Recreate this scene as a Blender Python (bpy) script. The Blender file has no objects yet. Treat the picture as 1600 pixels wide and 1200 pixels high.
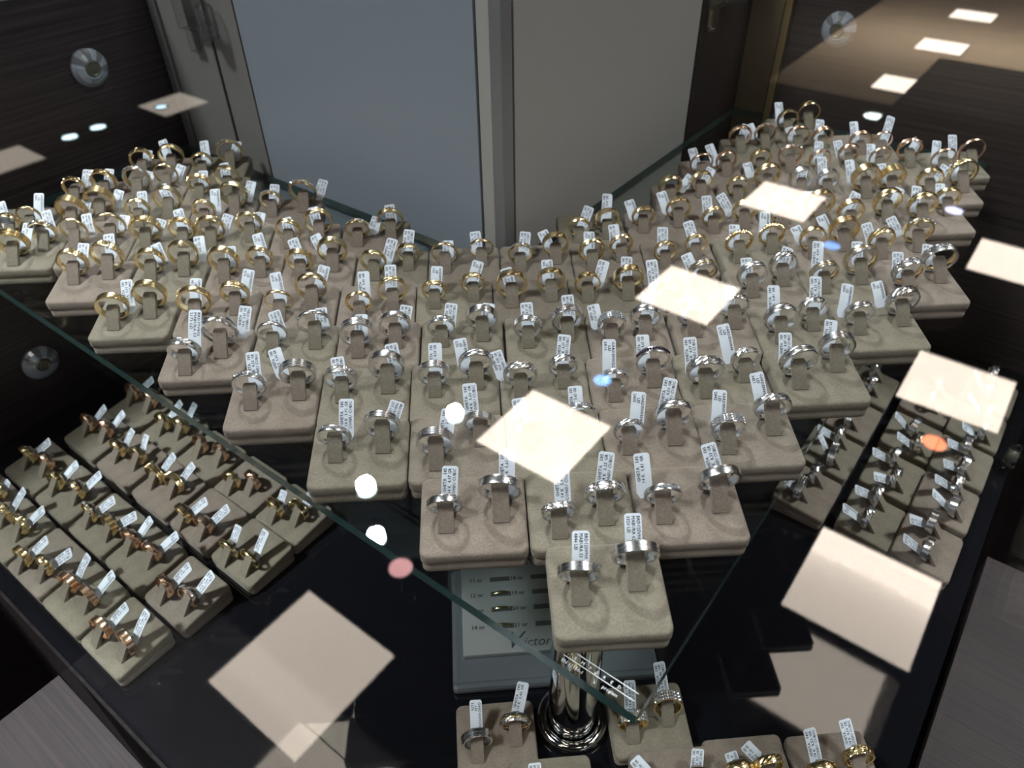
import bpy, bmesh, math, random
from mathutils import Vector, Matrix

random.seed(7)
scene = bpy.context.scene
COL = scene.collection

# ---------------------------------------------------------------- directions
# the case, its shelf and the ceiling grid all share two horizontal axes:
# U runs along the left wall, V along the right wall (away from / along it)
U = Vector((0.6121, 0.7908, 0.0))
V = Vector((0.7908, -0.6121, 0.0))
ANG_U = math.atan2(U.y, U.x)
ANG_V = math.atan2(V.y, V.x)
CAM_Z = 1.40
BASE_Z = 0.835          # black floor of the case
SHELF_Z = 1.066         # top of the glass shelf
TOP_Z = 1.290           # top face of the glass lid
CEIL_Z = 4.37


def uv(u, v, z=0.0):
    return Vector((u * U.x + v * V.x, u * U.y + v * V.y, z))


# ---------------------------------------------------------------- camera
th, roll = math.radians(40.127), math.radians(1.066)
cam = bpy.data.cameras.new('camera')
cam_o = bpy.data.objects.new('camera', cam)
COL.objects.link(cam_o)
right, up0 = Vector((1, 0, 0)), Vector((0, math.sin(th), math.cos(th)))
fwd = Vector((0, math.cos(th), -math.sin(th)))
cx_ = right * math.cos(roll) - up0 * math.sin(roll)
cy_ = right * math.sin(roll) + up0 * math.cos(roll)
M = Matrix((cx_, cy_, -fwd)).transposed().to_4x4()
M.translation = Vector((0, 0, CAM_Z))
cam_o.matrix_world = M
cam.sensor_width = 36
cam.lens = 1166.1 / 1600 * 36
cam.clip_start = 0.01
cam.clip_end = 60
cam.dof.use_dof = True
cam.dof.focus_distance = 0.47
cam.dof.aperture_fstop = 10.5
scene.camera = cam_o

# ---------------------------------------------------------------- world, exposure
world = bpy.data.worlds.new('shop_ambient')
scene.world = world
world.use_nodes = True
world.node_tree.nodes['Background'].inputs[0].default_value = (0.80, 0.86, 1.0, 1)
world.node_tree.nodes['Background'].inputs[1].default_value = 0.55
scene.view_settings.view_transform = 'Standard'
scene.view_settings.look = 'None'
scene.view_settings.exposure = 0.0
scene.view_settings.gamma = 1.0
scene.view_settings.use_curve_mapping = False
scene.cycles.max_bounces = 12
scene.cycles.transparent_max_bounces = 24
scene.cycles.caustics_reflective = False
scene.cycles.caustics_refractive = False
scene.cycles.sample_clamp_indirect = 4.0

# cool downlights mirrored as discs in the lid, plus unseen spots added for fill
SPOT_KEY = 560.0


def spot(u, v, energy, color=(0.86, 0.94, 1.0), size=0.05, aim=None, cone=70, blend=0.6):
    l = bpy.data.lights.new('downlight_or_added_fill', 'SPOT')
    l.energy = energy
    l.color = color
    l.shadow_soft_size = size
    l.spot_size = math.radians(cone)
    l.spot_blend = blend
    o = bpy.data.objects.new('downlight_or_added_fill', l)
    COL.objects.link(o)
    o.location = uv(u, v, CEIL_Z - 0.06)
    d = (aim or Vector((0, 0.4, SHELF_Z))) - o.location
    o.rotation_euler = d.to_track_quat('-Z', 'Y').to_euler()
    return o


spot(1.75, -2.41, SPOT_KEY)
spot(2.51, -2.40, SPOT_KEY * 0.45)
spot(-1.5, -1.3, SPOT_KEY * 1.3, size=0.35, aim=Vector((-0.2, 0.35, 0.95)))  # unseen soft spot added to fill the left side and the tags
spot(1.35, 1.3, SPOT_KEY * 0.7, size=0.35, aim=Vector((0.2, 0.4, 0.95)))  # unseen soft spot added to fill the right side
# unseen narrow spots added to brighten the lower trays
spot(-1.6, -1.5, SPOT_KEY * 1.3, size=0.12, aim=uv(0.10, -0.62, BASE_Z), cone=11, blend=0.9)
spot(1.9, 1.5, SPOT_KEY * 1.0, size=0.12, aim=uv(0.68, 0.05, BASE_Z), cone=8, blend=0.9)
PANEL_E = 5.6


def add_wash(u, v, z, energy):
    l = bpy.data.lights.new('added_ceiling_wash', 'AREA')
    l.shape = 'RECTANGLE'
    l.size = 5.0
    l.size_y = 0.4
    l.energy = energy
    l.color = (1.0, 0.86, 0.68)
    o = bpy.data.objects.new('added_ceiling_wash', l)
    COL.objects.link(o)
    o.location = uv(u, v, z)
    o.rotation_euler = (math.pi, 0, ANG_V)


# unseen area lamps added to brighten the far, light part of the ceiling
add_wash(12.5, -1.0, 2.6, 150)
add_wash(15.5, 3.0, 2.6, 120)


# ---------------------------------------------------------------- materials
def mat(name, color=(0.5, 0.5, 0.5), rough=0.5, metal=0.0, **kw):
    m = bpy.data.materials.new(name)
    m.use_nodes = True
    b = m.node_tree.nodes['Principled BSDF']
    b.inputs['Base Color'].default_value = (*color, 1)
    b.inputs['Roughness'].default_value = rough
    b.inputs['Metallic'].default_value = metal
    for k, v in kw.items():
        b.inputs[k.replace('_', ' ')].default_value = v
    return m


def nodes(m):
    return m.node_tree.nodes, m.node_tree.links, m.node_tree.nodes['Principled BSDF']


def velvet(name, c1, c2):
    m = mat(name, c1, 0.95)
    n, l, b = nodes(m)
    tc = n.new('ShaderNodeTexCoord')
    t = n.new('ShaderNodeTexNoise')
    t.inputs['Scale'].default_value = 90
    t.inputs['Detail'].default_value = 4
    t2 = n.new('ShaderNodeTexNoise')
    t2.inputs['Scale'].default_value = 2200
    r = n.new('ShaderNodeValToRGB')
    r.color_ramp.elements[0].position = 0.25
    r.color_ramp.elements[0].color = (*c1, 1)
    r.color_ramp.elements[1].position = 0.80
    r.color_ramp.elements[1].color = (*c2, 1)
    t3 = n.new('ShaderNodeTexNoise')
    t3.inputs['Scale'].default_value = 900
    t3.inputs['Detail'].default_value = 2
    m3 = n.new('ShaderNodeMapRange')
    m3.inputs['From Min'].default_value = 0.3
    m3.inputs['From Max'].default_value = 0.7
    m3.inputs['To Min'].default_value = 0.84
    m3.inputs['To Max'].default_value = 1.14
    vm = n.new('ShaderNodeVectorMath')
    vm.operation = 'SCALE'
    l.new(tc.outputs['Object'], t3.inputs['Vector'])
    l.new(t3.outputs['Fac'], m3.inputs['Value'])
    l.new(r.outputs['Color'], vm.inputs[0])
    l.new(m3.outputs['Result'], vm.inputs['Scale'])
    bp = n.new('ShaderNodeBump')
    bp.inputs['Strength'].default_value = 0.8
    bp.inputs['Distance'].default_value = 0.0006
    l.new(tc.outputs['Object'], t.inputs['Vector'])
    l.new(tc.outputs['Object'], t2.inputs['Vector'])
    l.new(t.outputs['Fac'], r.inputs['Fac'])
    l.new(vm.outputs[0], b.inputs['Base Color'])
    l.new(t2.outputs['Fac'], bp.inputs['Height'])
    l.new(bp.outputs['Normal'], b.inputs['Normal'])
    b.inputs['Specular IOR Level'].default_value = 0.1
    b.inputs['Sheen Weight'].default_value = 0.35
    b.inputs['Sheen Roughness'].default_value = 0.4
    b.inputs['Sheen Tint'].default_value = (0.9, 0.82, 0.7, 1)
    return m


def wood(name, c1, c2, ang, rough=0.35, scale=1.0):
    """dark laminate with fine stretched grain; ang = grain direction in the xy plane"""
    m = mat(name, c1, rough)
    n, l, b = nodes(m)
    g = n.new('ShaderNodeNewGeometry')
    mp = n.new('ShaderNodeMapping')
    mp.vector_type = 'POINT'
    mp.inputs['Rotation'].default_value = (0, 0, -ang)
    mp2 = n.new('ShaderNodeMapping')
    mp2.inputs['Scale'].default_value = (5 * scale, 320 * scale, 320 * scale)
    t = n.new('ShaderNodeTexNoise')
    t.inputs['Scale'].default_value = 1.0
    t.inputs['Detail'].default_value = 5
    t.inputs['Roughness'].default_value = 0.65
    r = n.new('ShaderNodeValToRGB')
    r.color_ramp.elements[0].position = 0.38
    r.color_ramp.elements[0].color = (*c1, 1)
    r.color_ramp.elements[1].position = 0.66
    r.color_ramp.elements[1].color = (*c2, 1)
    l.new(g.outputs['Position'], mp.inputs['Vector'])
    l.new(mp.outputs['Vector'], mp2.inputs['Vector'])
    l.new(mp2.outputs['Vector'], t.inputs['Vector'])
    l.new(t.outputs['Fac'], r.inputs['Fac'])
    l.new(r.outputs['Color'], b.inputs['Base Color'])
    return m


def glass(name, tint, refl=0.045, grow=0.12, rough=0.0):
    """clear sheet: straight transmission mixed with a sharp mirror reflection"""
    m = bpy.data.materials.new(name)
    m.use_nodes = True
    n, l = m.node_tree.nodes, m.node_tree.links
    n.remove(n['Principled BSDF'])
    out = n['Material Output']
    tr = n.new('ShaderNodeBsdfTransparent')
    tr.inputs['Color'].default_value = (*tint, 1)
    gl = n.new('ShaderNodeBsdfGlossy')
    gl.inputs['Roughness'].default_value = rough
    fr = n.new('ShaderNodeFresnel')
    fr.inputs['IOR'].default_value = 1.5
    ma = n.new('ShaderNodeMath')
    ma.operation = 'MULTIPLY_ADD'
    ma.inputs[1].default_value = grow
    ma.inputs[2].default_value = refl
    mx = n.new('ShaderNodeMixShader')
    l.new(fr.outputs[0], ma.inputs[0])
    l.new(ma.outputs[0], mx.inputs[0])
    l.new(tr.outputs[0], mx.inputs[1])
    l.new(gl.outputs[0], mx.inputs[2])
    l.new(mx.outputs[0], out.inputs['Surface'])
    return m


def emit(name, color, strength):
    m = mat(name, (0.8, 0.8, 0.8), 0.5)
    b = m.node_tree.nodes['Principled BSDF']
    b.inputs['Emission Color'].default_value = (*color, 1)
    b.inputs['Emission Strength'].default_value = strength
    return m


M_VEL = [velvet('velvet_taupe_rose', (0.225, 0.180, 0.142), (0.295, 0.238, 0.190)),
         velvet('velvet_taupe_olive', (0.212, 0.182, 0.134), (0.275, 0.238, 0.180)),
         velvet('velvet_taupe_grey', (0.225, 0.185, 0.145), (0.285, 0.236, 0.188))]
M_GOLD = mat('polished_gold', (0.92, 0.73, 0.40), 0.22, 1.0)
M_SILV = mat('polished_white_gold', (0.80, 0.79, 0.78), 0.23, 1.0)
M_ROSE = mat('polished_rose_gold', (0.88, 0.59, 0.40), 0.24, 1.0)
M_STONE = mat('clear_stone', (0.9, 0.92, 0.96), 0.05, 0.75)
M_BLACKSTONE = mat('black_stone', (0.03, 0.01, 0.04), 0.08, 0.2)
M_TAG = mat('tag_paper', (0.84, 0.89, 0.95), 0.45)
M_INK = mat('tag_ink', (0.03, 0.03, 0.05), 0.6)
M_WOODL = wood('dark_wood_left', (0.013, 0.009, 0.009), (0.055, 0.040, 0.040), ANG_U)
M_WOODR = wood('dark_wood_right', (0.013, 0.009, 0.009), (0.050, 0.036, 0.034), ANG_V)
M_LEDGE = wood('dark_wood_ledge', (0.010, 0.005, 0.005), (0.036, 0.019, 0.017), ANG_V, 0.5)
M_BLACK = mat('black_glossy_plate', (0.006, 0.006, 0.008), 0.03, IOR=1.62)
M_LID = glass('lid_glass', (0.985, 0.99, 0.988), 0.038, 0.22)
M_SHELF = glass('shelf_glass', (0.94, 0.965, 0.955), 0.03, 0.1)
M_PANE = glass('pane_glass', (0.985, 0.99, 0.985), 0.012, 0.06)
M_EDGE = mat('glass_cut_edge', (0.07, 0.15, 0.135), 0.12, 0.0, Transmission_Weight=0.55)
M_CLEAR = glass('clear_acrylic', (0.97, 0.98, 0.98), 0.03, 0.7, 0.05)
M_CHROME = mat('chrome', (0.75, 0.77, 0.78), 0.06, 1.0)
M_PALE = mat('pale_blue_grey_lacquer', (0.31, 0.345, 0.385), 0.3)
M_TAUPE = mat('taupe_lacquer', (0.46, 0.435, 0.395), 0.45)
M_TAUPE2 = mat('mid_taupe_lacquer', (0.24, 0.225, 0.205), 0.45)
M_TAUPED = mat('dark_taupe_lacquer', (0.10, 0.095, 0.085), 0.45)
M_TRIM = mat('grey_aluminium', (0.33, 0.33, 0.33), 0.4, 0.5)
M_BRASS = mat('brass_strip', (0.50, 0.36, 0.16), 0.3, 0.9)
M_PANEL = emit('ceiling_panel_light', (1.0, 0.85, 0.72), PANEL_E)
M_PANELDIM = emit('dimmed_panel_light', (1.0, 0.86, 0.72), 1.25)
M_CEILD = mat('dark_ceiling', (0.03, 0.028, 0.026), 0.8)
M_CEILL = mat('light_ceiling', (0.62, 0.52, 0.42), 0.8)
M_ROOM = mat('dim_shop_wall', (0.16, 0.14, 0.12), 0.8)
M_FLOOR = mat('shop_floor', (0.10, 0.09, 0.08), 0.4)
M_LETTER = mat('white_etched_print', (0.85, 0.87, 0.87), 0.5)


# ---------------------------------------------------------------- mesh helpers
def finish(bm, name, m, smooth=False):
    me = bpy.data.meshes.new(name)
    bmesh.ops.recalc_face_normals(bm, faces=bm.faces[:])
    bm.to_mesh(me)
    bm.free()
    for x in (m if isinstance(m, (list, tuple)) else [m]):
        me.materials.append(x)
    if smooth:
        me.polygons.foreach_set('use_smooth', [True] * len(me.polygons))
    return me


def obj(name, me, parent=None, loc=(0, 0, 0), rot=(0, 0, 0), scl=(1, 1, 1)):
    o = bpy.data.objects.new(name, me)
    COL.objects.link(o)
    o.parent = parent
    o.location = loc
    o.rotation_euler = rot
    o.scale = scl
    return o


def thing(name, label, cat, loc=(0, 0, 0), rz=0.0, group=None):
    o = obj(name, None, None, loc, (0, 0, rz))
    o.empty_display_size = 0.01
    tag(o, label, cat, group)
    return o


def tag(o, label, cat, group=None):
    o['label'] = label
    o['category'] = cat
    if group:
        o['group'] = group
    return o


def structure(o):
    o['kind'] = 'structure'
    return o


def add_box(bm, c, s, rz=0.0, bevel=0.0, seg=2):
    r = bmesh.ops.create_cube(bm, size=1.0)
    vs = r['verts']
    bmesh.ops.scale(bm, vec=s, verts=vs)
    if bevel > 0:
        es = list({e for v in vs for e in v.link_edges})
        b = bmesh.ops.bevel(bm, geom=es, offset=bevel, segments=seg, affect='EDGES', profile=0.5)
        vs = list({v for f in b['faces'] for v in f.verts} | {v for v in vs if v.is_valid})
    if rz:
        bmesh.ops.rotate(bm, cent=(0, 0, 0), matrix=Matrix.Rotation(rz, 3, 'Z'), verts=vs)
    bmesh.ops.translate(bm, vec=c, verts=vs)
    return vs


def box_mesh(name, c, s, m, rz=0.0, bevel=0.0):
    bm = bmesh.new()
    add_box(bm, c, s, rz, bevel)
    return finish(bm, name, m)


def lathe(bm, prof, seg=32, closed=False, c=(0, 0, 0)):
    """revolve (r, z) points about z"""
    rows = []
    for i in range(seg):
        a = 2 * math.pi * i / seg
        rows.append([bm.verts.new((c[0] + r * math.cos(a), c[1] + r * math.sin(a), c[2] + z)) for r, z in prof])
    n = len(prof)
    for i in range(seg):
        A, B = rows[i], rows[(i + 1) % seg]
        for j in range(n if closed else n - 1):
            k = (j + 1) % n
            bm.faces.new((A[j], B[j], B[k], A[k]))
    return rows


def prism(bm, pts, z0, z1):
    lo = [bm.verts.new((p[0], p[1], z0)) for p in pts]
    hi = [bm.verts.new((p[0], p[1], z1)) for p in pts]
    top = bm.faces.new(hi)
    bot = bm.faces.new(lo[::-1])
    sides = []
    for i in range(len(pts)):
        j = (i + 1) % len(pts)
        sides.append(bm.faces.new((lo[i], lo[j], hi[j], hi[i])))
    return top, bot, sides


def sheet(name, pts_uv, z0, z1, m, medge):
    bm = bmesh.new()
    P = [uv(a, b) for a, b in pts_uv]
    top, bot, sides = prism(bm, P, z0, z1)
    for s in sides:
        s.material_index = 1
    return finish(bm, name, [m, medge])


_text_cache = {}


def text_mesh(name, body, size, m, extrude=0.0, align='LEFT', res=1, spacing=1.0, bold=0.0, shear=0.0):
    cu = bpy.data.curves.new('lettering', 'FONT')
    cu.body = body
    cu.size = size
    cu.align_x = align
    cu.resolution_u = res
    cu.extrude = extrude
    cu.space_character = spacing
    cu.offset = bold * size
    cu.shear = shear
    o = bpy.data.objects.new('lettering', cu)
    COL.objects.link(o)
    dg = bpy.context.evaluated_depsgraph_get()
    me = bpy.data.meshes.new_from_object(o.evaluated_get(dg))
    bpy.data.objects.remove(o)
    bpy.data.curves.remove(cu)
    me.name = name
    me.materials.clear()
    me.materials.append(m)
    return me

LAYOUT = [
 ('1', 2.3, [
  [45.5,217.5,[[-14.4,2.1,21.2,'s.gr','M',[-13.1,5.0,21.2],[1.1,14.3,17.0]],[14.4,9.8,24.2,'s.gr','M',[15.0,12.8,22.2],[0.2,14.7,17.5]]]],
 ]),
 ('2', 2.3, [
  [-22.4,266.6,[[-14.8,-1.3,19.8,'s.pl','V',[-13.1,1.6,20.8],[1.8,14.5,17.3]],[15.0,5.9,24.3,'s.pl','V',[18.8,8.6,21.7],[1.1,15.6,18.5]]]],
  [36.2,269.0,[[-13.0,-8.8,19.0,'s.dg','V',[-10.0,-6.0,20.0],[-0.3,16.6,19.8]],[12.8,-0.1,22.8,'s.dg','V',[11.8,3.0,21.0],[4.2,16.1,19.2]]]],
  [96.1,271.4,[[-15.9,-2.1,20.7,'s.hs','V',[-24.2,1.4,20.7],[-1.4,15.9,19.0]],[15.9,5.1,24.5,'s.pl','V',[18.0,8.0,21.6],[-5.2,14.8,17.7]]]],
 ]),
 ('3', 2.3, [
  [-91.8,315.7,[[-13.5,3.0,20.4,'s.st','V',[-7.5,5.5,21.3],[1.1,16.0,19.0]],[14.1,9.3,22.2,'s.gr','M',[17.2,12.1,22.1],[6.3,11.0,13.1]]]],
  [-33.2,318.0,[[-12.4,-5.3,22.4,'s.tr','V',[-7.9,-2.6,20.4],[4.1,14.2,17.0]],[14.0,9.3,19.0,'s.tr','V',[9.8,12.6,22.1],[-1.5,16.5,19.7]]]],
  [25.3,320.4,[[-15.0,3.4,19.0,'s.mg','V',[-18.1,6.6,21.4],[-2.8,12.8,15.2]],[15.2,9.8,21.6,'s.st','V',[14.4,12.9,22.2],[-0.4,13.5,16.1]]]],
  [83.9,322.7,[[-15.2,-2.2,19.0,'s.fc','G',[-10.4,0.5,20.7],[3.2,16.1,19.1]],[12.9,6.0,24.6,'s.do','V',[7.5,9.4,21.7],[6.6,16.5,19.7]]]],
  [142.5,325.1,[[-15.2,-4.5,20.8,'s.pv','G',[-19.8,-1.2,20.5],[2.6,16.2,19.3]],[15.2,9.3,23.3,'s.fc','G',[12.2,12.5,22.1],[-3.7,15.8,18.8]]]],
 ]),
 ('4', 2.3, [
  [-154.3,365.0,[[-13.3,2.2,21.7,'s.st','V',[-10.9,5.1,21.3],[-1.8,15.7,18.7]],[16.3,9.9,23.6,'s.gr','V',[5.4,13.6,22.2],[-5.7,12.9,15.4]]]],
  [-95.7,367.4,[[-14.1,4.6,21.4,'s.eg','V',[-15.3,7.7,21.5],[-2.1,10.9,12.9]],[14.9,12.5,24.2,'s.pl','V',[20.4,15.1,22.5],[-3.1,12.2,14.6]]]],
  [-37.2,369.7,[[-13.0,5.7,20.7,'s.gr','V',[-12.2,8.7,21.7],[0.3,14.6,17.4]],[14.4,11.8,23.0,'s.dd','G',[6.9,15.3,22.4],[-2.8,13.1,15.6]]]],
  [21.4,372.1,[[-15.9,-0.1,22.7,'s.fc','V',[-26.2,3.6,21.0],[-5.5,12.3,14.7]],[12.6,7.8,20.1,'s.fc','V',[11.8,10.8,21.9],[3.2,14.8,17.7]]]],
  [80.0,374.4,[[-14.6,-6.2,19.0,'s.st','G',[-17.0,-3.1,20.3],[1.1,18.3,21.9]],[12.8,7.0,23.5,'s.bs','V',[7.8,10.4,21.8],[0.1,13.6,16.2]]]],
  [139.2,376.8,[[-14.6,-3.9,24.8,'s.fc','V',[-21.2,-0.4,20.5],[-0.7,16.5,19.7]],[14.6,6.1,20.2,'s.fc','G',[6.7,9.7,21.7],[-4.4,16.9,20.1]]]],
  [201.7,379.3,[[-15.0,0.4,25.0,'s.dd','V',[-21.2,3.9,21.1],[1.3,14.8,17.6]],[15.0,13.4,23.5,'s.gr','V',[11.7,16.7,22.6],[3.8,13.7,16.3]]]],
 ]),
 ('5', 2.3, [
  [-212.3,414.5,[[-10.4,-8.8,22.6,'s.fc','M',[-6.0,-6.1,20.0],[1.9,20.4,24.3]],[10.4,8.1,26.0,'s.sw','V',[23.4,10.2,22.0],[3.5,14.3,17.1]]]],
  [-152.1,416.9,[[-13.9,5.6,21.4,'s.th','M',[-8.1,8.1,21.7],[-5.7,12.4,14.8]],[14.6,12.7,24.8,'s.th','V',[19.2,15.3,22.5],[-1.3,10.0,11.9]]]],
  [-93.6,419.3,[[-13.2,1.3,24.0,'s.gr','V',[-11.4,4.2,21.2],[0.7,11.0,13.1]],[12.5,8.6,22.5,'s.mg','V',[17.4,11.2,22.0],[3.5,11.2,13.4]]]],
  [-34.4,421.7,[[-14.4,6.3,19.7,'s.st','V',[-9.5,8.9,21.7],[3.0,12.3,14.6]],[14.4,12.0,22.7,'s.pl','V',[17.6,14.7,22.4],[2.3,9.1,10.8]]]],
  [25.2,424.1,[[-13.2,1.9,19.7,'s.be','V',[-12.7,4.9,21.2],[-0.7,12.9,15.4]],[14.8,7.6,22.6,'s.be','V',[17.5,10.4,21.9],[-1.2,13.3,15.8]]]],
  [83.7,426.4,[[-13.1,-0.0,20.6,'s.pv','V',[-22.0,3.6,21.0],[-2.9,11.3,13.5]],[11.5,6.0,22.6,'s.do','V',[14.2,8.8,21.7],[1.4,13.6,16.2]]]],
  [144.7,428.9,[[-14.9,7.4,23.6,'s.gr','V',[-17.2,10.6,21.9],[-1.8,9.5,11.4]],[16.1,13.2,22.0,'s.sw','G',[12.9,16.4,22.6],[2.8,11.8,14.1]]]],
  [203.2,431.2,[[-13.8,-2.4,24.3,'s.do','V',[-16.5,0.8,20.7],[1.2,17.9,21.3]],[12.6,7.5,21.0,'s.fc','V',[16.2,10.3,21.9],[2.2,17.2,20.5]]]],
  [264.1,433.6,[[-17.0,1.2,20.9,'s.mg','G',[-26.4,4.9,21.1],[5.4,15.4,18.3]],[17.0,10.1,24.8,'s.fc','G',[6.1,13.9,22.2],[-3.3,12.3,14.6]]]],
 ]),
 ('6', 2.3, [
  [-280.3,463.6,[[-11.8,-3.9,23.5,'g.pl','V',[-2.3,-1.6,20.5],[-1.9,15.7,18.8]],[11.8,7.9,24.9,'g.pl','V',None]]],
  [-219.6,466.1,[[-13.8,-1.5,24.6,'g.mg','G',[-15.7,1.6,20.8],[1.1,13.8,16.4]],[13.8,6.7,22.0,'g.eg','G',[19.1,9.3,21.8],[4.3,14.0,16.6]]]],
  [-160.4,468.4,[[-11.2,-3.5,21.3,'g.th','G',[-10.7,-0.6,20.6],[-4.1,15.9,19.0]],[11.2,9.6,24.1,'g.do','G',[14.6,12.3,22.1],[6.0,13.2,15.7]]]],
  [-101.0,470.8,[[-11.4,-7.9,19.8,'g.sw','V',[-7.6,-5.2,20.1],[-0.4,16.7,19.9]],[12.7,3.3,22.5,'g.dd','V',[11.3,6.4,21.4],[-0.1,14.7,17.5]]]],
  [-42.4,473.2,[[-14.7,2.7,19.2,'g.fc','G',[-13.8,5.6,21.3],[1.7,13.4,16.0]],[14.6,9.4,19.0,'g.fc','G',[13.2,12.5,22.1],[6.4,12.4,14.7]]]],
  [16.2,475.5,[[-15.1,2.8,24.1,'g.pl','V',[-14.7,5.8,21.3],[-4.1,11.1,13.2]],[15.2,6.8,21.8,'g.pl','G',[13.7,9.9,21.8],[-0.7,12.7,15.2]]]],
  [74.7,477.9,[[-16.1,3.0,19.8,'g.pl','V',[-8.4,5.4,21.3],[6.7,13.1,15.6]],[14.9,5.2,23.3,'g.pl','V',[14.4,8.2,21.6],[1.6,13.4,16.0]]]],
  [133.3,480.2,[[-14.8,-10.4,21.4,'g.pl','V',[-24.2,-6.7,19.8],[-2.0,17.4,20.7]],[14.8,9.9,22.1,'t.gr','V',[10.9,13.2,22.2],[-7.0,11.6,13.8]]]],
  [197.5,482.8,[[-13.4,2.6,23.4,'s.dd','V',[-14.9,5.7,21.3],[-0.3,11.5,13.7]],[13.7,14.0,22.8,'s.fc','V',[14.7,17.5,22.6],[6.7,11.1,13.2]]]],
  [256.0,485.2,[[-16.1,3.0,21.5,'t.gr','V',[-20.0,6.3,21.4],[3.3,18.1,21.5]],[15.8,14.0,25.9,'t.gr','V',[17.3,19.5,22.6],[0.8,11.9,14.2]]]],
  [317.6,487.6,[[-15.3,-1.7,24.3,'t.dg','V',[-20.1,1.7,20.8],[1.9,13.0,15.5]],[15.3,12.0,26.0,'t.dg','V',[8.5,15.5,22.4],[3.0,10.7,12.7]]]],
 ]),
 ('7', 2.3, [
  [-334.5,513.3,[[-12.7,7.9,24.0,'g.eg','V',[-9.1,10.6,21.9],[2.1,13.2,15.7]],[12.7,14.0,25.9,'g.eg','V',[10.6,23.1,22.6],[-1.9,12.8,15.2]]]],
  [-274.1,515.7,[[-12.5,7.2,22.5,'g.pl','G',[-3.8,9.6,21.9],[-6.9,11.8,14.1]],[12.5,13.3,24.8,'g.wv','V',[25.0,15.3,22.6],[-2.2,12.7,15.2]]]],
  [-213.7,518.1,[[-13.8,2.7,25.0,'g.pl','V',[-9.6,5.4,21.3],[-0.9,10.6,12.7]],[13.8,6.6,21.5,'g.pl','G',[16.9,9.3,21.8],[-6.3,15.2,18.2]]]],
  [-155.0,520.5,[[-12.5,1.1,21.4,'g.gr','V',[-11.5,4.0,21.1],[-7.7,13.9,16.6]],[12.5,11.3,24.3,'g.pl','V',[5.2,14.8,22.3],[-8.1,11.4,13.6]]]],
  [-95.5,522.9,[[-13.2,-3.4,21.4,'g.wv','V',[-4.5,-1.0,20.6],[6.9,13.8,16.5]],[13.7,6.6,19.6,'g.wv','V',[12.1,9.7,21.8],[3.2,14.1,16.8]]]],
  [-37.0,525.2,[[-15.0,2.3,22.1,'g.th','V',[-12.4,5.1,21.3],[0.1,9.4,11.2]],[14.5,8.2,20.2,'g.th','V',[11.4,11.4,22.0],[-1.6,11.2,13.3]]]],
  [21.7,527.6,[[-13.1,-0.4,20.0,'g.st','V',[-10.5,2.4,21.0],[2.7,13.5,16.1]],[16.1,8.7,21.9,'g.pl','G',[12.0,12.0,22.0],[-5.8,9.9,11.8]]]],
  [80.3,529.9,[[-14.0,-1.8,22.1,'g.sw','G',[-15.6,1.4,20.8],[0.7,12.7,15.1]],[11.1,6.6,19.8,'g.sw','V',[7.5,9.9,21.8],[-1.3,12.7,15.1]]]],
  [138.8,532.3,[[-13.5,-4.3,19.5,'g.fc','V',[-14.6,-1.2,20.5],[1.1,14.5,17.3]],[13.4,4.0,19.0,'g.fc','V',[14.4,6.9,21.5],[-5.7,14.0,16.7]]]],
  [201.6,534.8,[[-14.9,1.3,23.4,'g.rp','V',[-17.5,4.5,21.2],[1.5,12.3,14.6]],[14.9,10.6,22.1,'g.rp','G',[9.7,14.0,22.2],[2.8,14.8,17.7]]]],
  [261.7,537.2,[[-13.9,2.8,21.9,'g.pl','G',[-20.1,6.3,21.3],[-5.5,9.4,11.1]],[14.4,11.4,24.8,'g.gr','G',[5.5,15.0,22.3],[-6.6,11.3,13.5]]]],
  [320.2,539.6,[[-17.0,-1.5,21.9,'g.fc','V',[-22.1,1.9,20.8],[-4.0,11.3,13.5]],[16.5,6.6,24.2,'g.st','V',[4.1,10.6,21.8],[-6.4,10.6,12.6]]]],
 ]),
 ('8L', 2.3, [
  [-410.5,562.1,[[-3.2,-6.2,26.0,'g.gr','V',[2.2,-3.6,20.3],[4.4,14.3,17.1]],[14.8,11.0,22.9,'g.st','V',[20.3,13.5,22.3],[-6.2,14.7,17.6]]]],
  [-352.0,564.4,[[-17.2,10.0,24.0,'g.th','V',[-6.7,12.2,22.2],[-3.3,12.6,15.0]],[11.9,14.0,26.0,'g.th','V',[19.2,18.0,22.6],[1.7,7.7,9.2]]]],
  [-293.4,566.8,[[-15.4,7.5,25.1,'g.be','V',[-8.8,10.0,21.9],[5.0,8.7,10.4]],[15.0,8.5,21.8,'g.be','G',[14.5,11.5,22.0],[-5.2,13.5,16.1]]]],
  [-234.9,569.1,[[-18.5,5.4,24.0,'g.mg','V',[-10.8,7.8,21.6],[5.7,11.0,13.1]],[12.5,12.0,22.0,'g.mg','V',[18.0,14.6,22.4],[2.9,8.9,10.6]]]],
  [-175.3,571.5,[[-12.3,0.2,21.7,'g.dd','V',[-12.3,3.2,21.0],[-3.1,9.8,11.6]],[12.3,9.6,24.2,'g.dd','V',[10.1,12.8,22.1],[-3.7,11.4,13.6]]]],
  [-115.4,573.9,[[-13.8,-1.0,20.7,'g.st','V',[-1.8,1.0,20.9],[4.7,9.0,10.7]],[13.8,8.2,23.1,'g.eg','V',[14.9,11.1,22.0],[-2.4,11.8,14.1]]]],
 ]),
 ('8R', 2.3, [
  [71.6,581.4,[[-12.5,-10.2,19.5,'g.fc','V',[-10.9,-7.3,19.8],[8.9,13.4,16.0]],[12.5,-3.1,21.9,'g.pl','V',[12.0,-0.0,20.6],[2.8,17.5,20.8]]]],
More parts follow.
